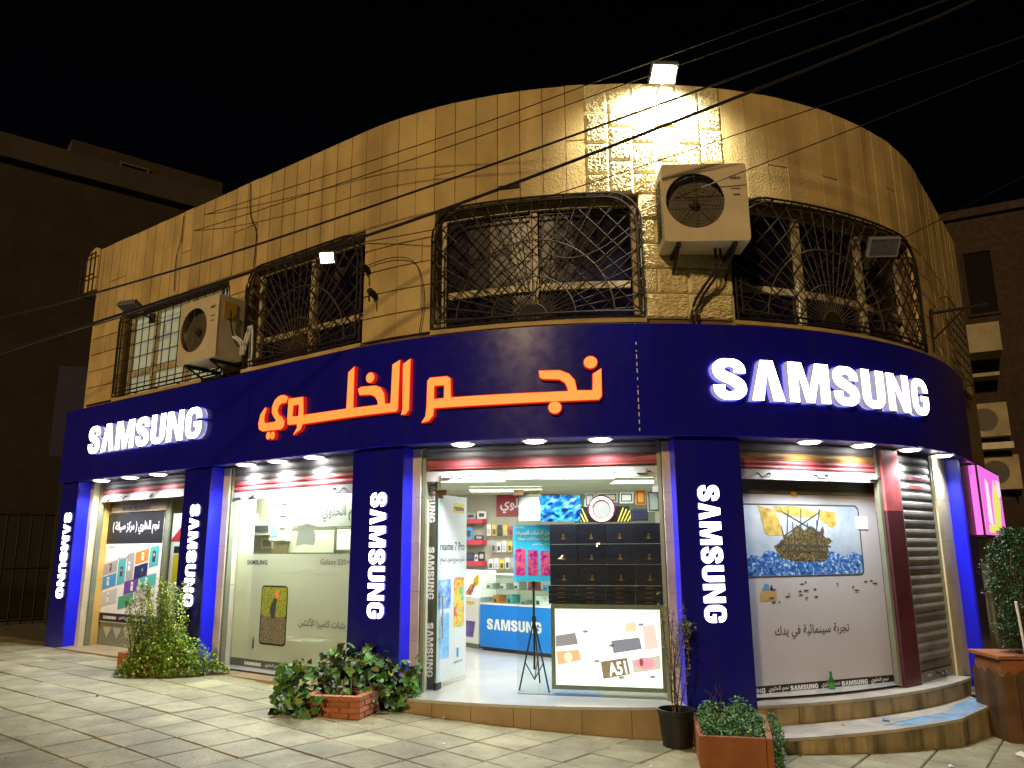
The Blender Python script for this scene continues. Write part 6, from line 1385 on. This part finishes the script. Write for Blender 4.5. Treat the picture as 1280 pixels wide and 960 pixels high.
# house on the right, across the side street
hb = thing('neighbour_house', 'dark brown house with balcony slabs at the right edge', 'building', (12, 17, 0))
frh = plane_fn((10.2, 17.6), (14, 15.5))
def rb_(name, x0, x1, z0, z1, d0, d1, m, parent=None): mb = MB(); slab(mb, frh, x0, x1, z0, z1, d0, d1); return mb.build(name, m, parent or hb)
M_BALC = mat('balcony_concrete', (.30, .26, .17), .8, .25, 3)
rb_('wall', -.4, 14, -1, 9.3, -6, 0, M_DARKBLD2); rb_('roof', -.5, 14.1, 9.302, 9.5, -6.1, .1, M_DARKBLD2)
rb_('balcony_slab', -.3, 1.15, 5.80, 5.93, .0, .9, M_BALC); rb_('balcony_parapet', -.3, 1.15, 5.931, 6.45, .8, .9, M_BALC); rb_('balcony_parapet', 1.05, 1.15, 5.931, 6.45, .001, .799, M_BALC)
rb_('canopy', -.1, 1.05, 5.30, 5.38, .0, .6, M_BALC); rb_('canopy', .25, 1.12, 3.66, 3.80, .0, .7, mat('pale_canopy', (.55, .53, .42), .7, .2))
for x0, z0 in ((.7, 6.9), (2.4, 6.9), (2.4, 3.6), (4.4, 6.9), (4.4, 3.6)):
    w_ = rb_('window', x0, x0 + .55, z0, z0 + 1.5, .0, .01, mat('unlit_matt_pane', (.012, .010, .010), .9, 0, spec=.05)); frame_rect(w_, frh, x0 - .06, x0 + .61, z0 - .06, z0 + 1.56, .06, .0005, .05, M_DARKBLD2, ('frame_stile', 'frame_rail'))
def ac_small(x, z, lab):
    p = frh(x, z, .02); t = thing('air_conditioner', lab, 'air conditioner', p, -.505, 'air conditioners of the neighbouring house'); mb = MB(); mb.box(-.4, .4, -.32, 0, 0, .75); mb.build('casing', M_BALC, t, local=True); mb = MB(); mb.poly(lambda a, b, d: Vector((a, -.321 - d, b)), circ(-.06, .38, .26, None, 20), (), .006); mb.build('fan_grille', M_ACG, t, local=True); mb = MB(); mb.box(-.4015, -.4005, -.28, -.04, .06, .66); mb.build('side_grille', M_ACG, t, local=True)
    for s in (-.3, .3): mb = MB(); mb.box(s - .02, s + .02, -.3, -.0, -.04, -.001); mb.tube([(s, -.25, -.03), (s, 0, -.3)], .015, 5); mb.build('bracket', M_IRON, t, local=True)
ac_small(.72, 3.98, 'upper boxy air conditioner on the dark house at right'); ac_small(.80, 2.80, 'lower air conditioner on the dark house just above the pink sign')
# house on the left
d1 = Vector((.77, .638, 0)); c1 = Vector((-9.6, 16.6, 0)); n1 = Vector((.638, -.77, 0))
lh = thing('neighbour_house', 'dark house wall with rooftop block at the left edge', 'building', c1)
def fl1(x, z, d): return c1 + d1 * x + n1 * d + Vector((0, 0, z))
def lb(x0, x1, z0, z1, d0, d1_, m, name, parent=None): mb = MB(); slab(mb, fl1, x0, x1, z0, z1, d0, d1_); return mb.build(name, m, parent or lh)
ZT = 10.05
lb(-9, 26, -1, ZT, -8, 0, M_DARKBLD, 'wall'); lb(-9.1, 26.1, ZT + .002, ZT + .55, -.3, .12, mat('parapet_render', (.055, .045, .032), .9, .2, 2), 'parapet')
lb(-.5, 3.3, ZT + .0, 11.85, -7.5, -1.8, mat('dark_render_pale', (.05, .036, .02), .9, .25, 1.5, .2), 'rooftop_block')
w_ = lb(.68, 1.30, 11.02, 11.55, -1.797, -1.78, M_PANE, 'window'); frame_rect(w_, fl1, .63, 1.35, 10.97, 11.60, .05, -1.79, -1.74, mat('pale_frame', (.12, .11, .085), .6, .1), ('frame_stile', 'frame_rail'))
lb(1.75, 2.2, 10.62, 11.05, -1.795, -1.4, mat('far_ac', (.08, .075, .065), .6, .1), 'air_conditioner_box')
for k in range(5):                                                      # window bars low on the left wall
    lb(-6 + k * 3.2, -5 + k * 3.2, 5.2, 6.8, -.05, .01, MATS['unlit_matt_pane'], 'window')
for k in range(4): lb(-6 + k * 2.4, -4.2 + k * 2.4, .3, 2.6, -.05, .015, mat('dark_shutter', (.03, .028, .025), .6, .2), 'shuttered_door')
t = thing('iron_gate', 'dark barred gate in the shadow left of the shop', 'gate', fl1(.5, .3, 2)); mb = MB()
for k in range(26):
    mb = MB(); mb.tube([fl1(-4 + k * .2, .25, 1.5), fl1(-4 + k * .2, 2.35, 1.5)], .018, 5); mb.build('bar', M_IRON, t)
for z in (.35, 1.3, 2.3): mb = MB(); mb.tube([fl1(-4.05, z, 1.5), fl1(1.05, z, 1.5)], .022, 5); mb.build('rail', M_IRON, t)
t = thing('blue_hoarding', 'dim blue panel beyond the left end of the shop', 'panel', (-8.9, 14.7, .3)); mb = MB(); mb.hexa([(-8.95, 14.7, 3.4), (-8.45, 14.9, 3.4), (-8.47, 14.96, 3.4), (-8.97, 14.76, 3.4), (-8.95, 14.7, 5.2), (-8.45, 14.9, 5.2), (-8.47, 14.96, 5.2), (-8.97, 14.76, 5.2)]); mb.build('board', mat('faded_navy', (.010, .010, .05), .6, .2), t)
mb = MB(); mb.tube([(-8.7, 14.85, .2), (-8.7, 14.85, 3.41)], .05, 8); mb.build('post', M_IRON, t)
for k, (x, y, z0, z1) in enumerate(((5.6, 13.5, 6.0, 9.3), (6.1, 14.5, 6, 10.4), (5.0, 12.6, 6.0, 8.6))):
    t = thing('roof_mast', ['thin pale antenna mast on the roof at right', 'tall dark antenna mast farther back on the roof', 'short antenna mast nearest the roof edge'][k], 'antenna', (x, y, z0), 0, 'antenna masts'); mb = MB(); mb.tube([(x, y, z0), (x, y, z1)], .025, 6); mb.build('pole', M_ALU if k == 0 else M_IRON, t)
    mb = MB(); mb.tube([(x - .4, y, z1 - .3), (x + .4, y, z1 - .25)], .012, 5)
    for i in range(5): mb.tube([(x - .35 + i * .17, y - .25, z1 - .28), (x - .35 + i * .17, y + .25, z1 - .28)], .008, 4)
    mb.build('aerial', M_IRON, t)
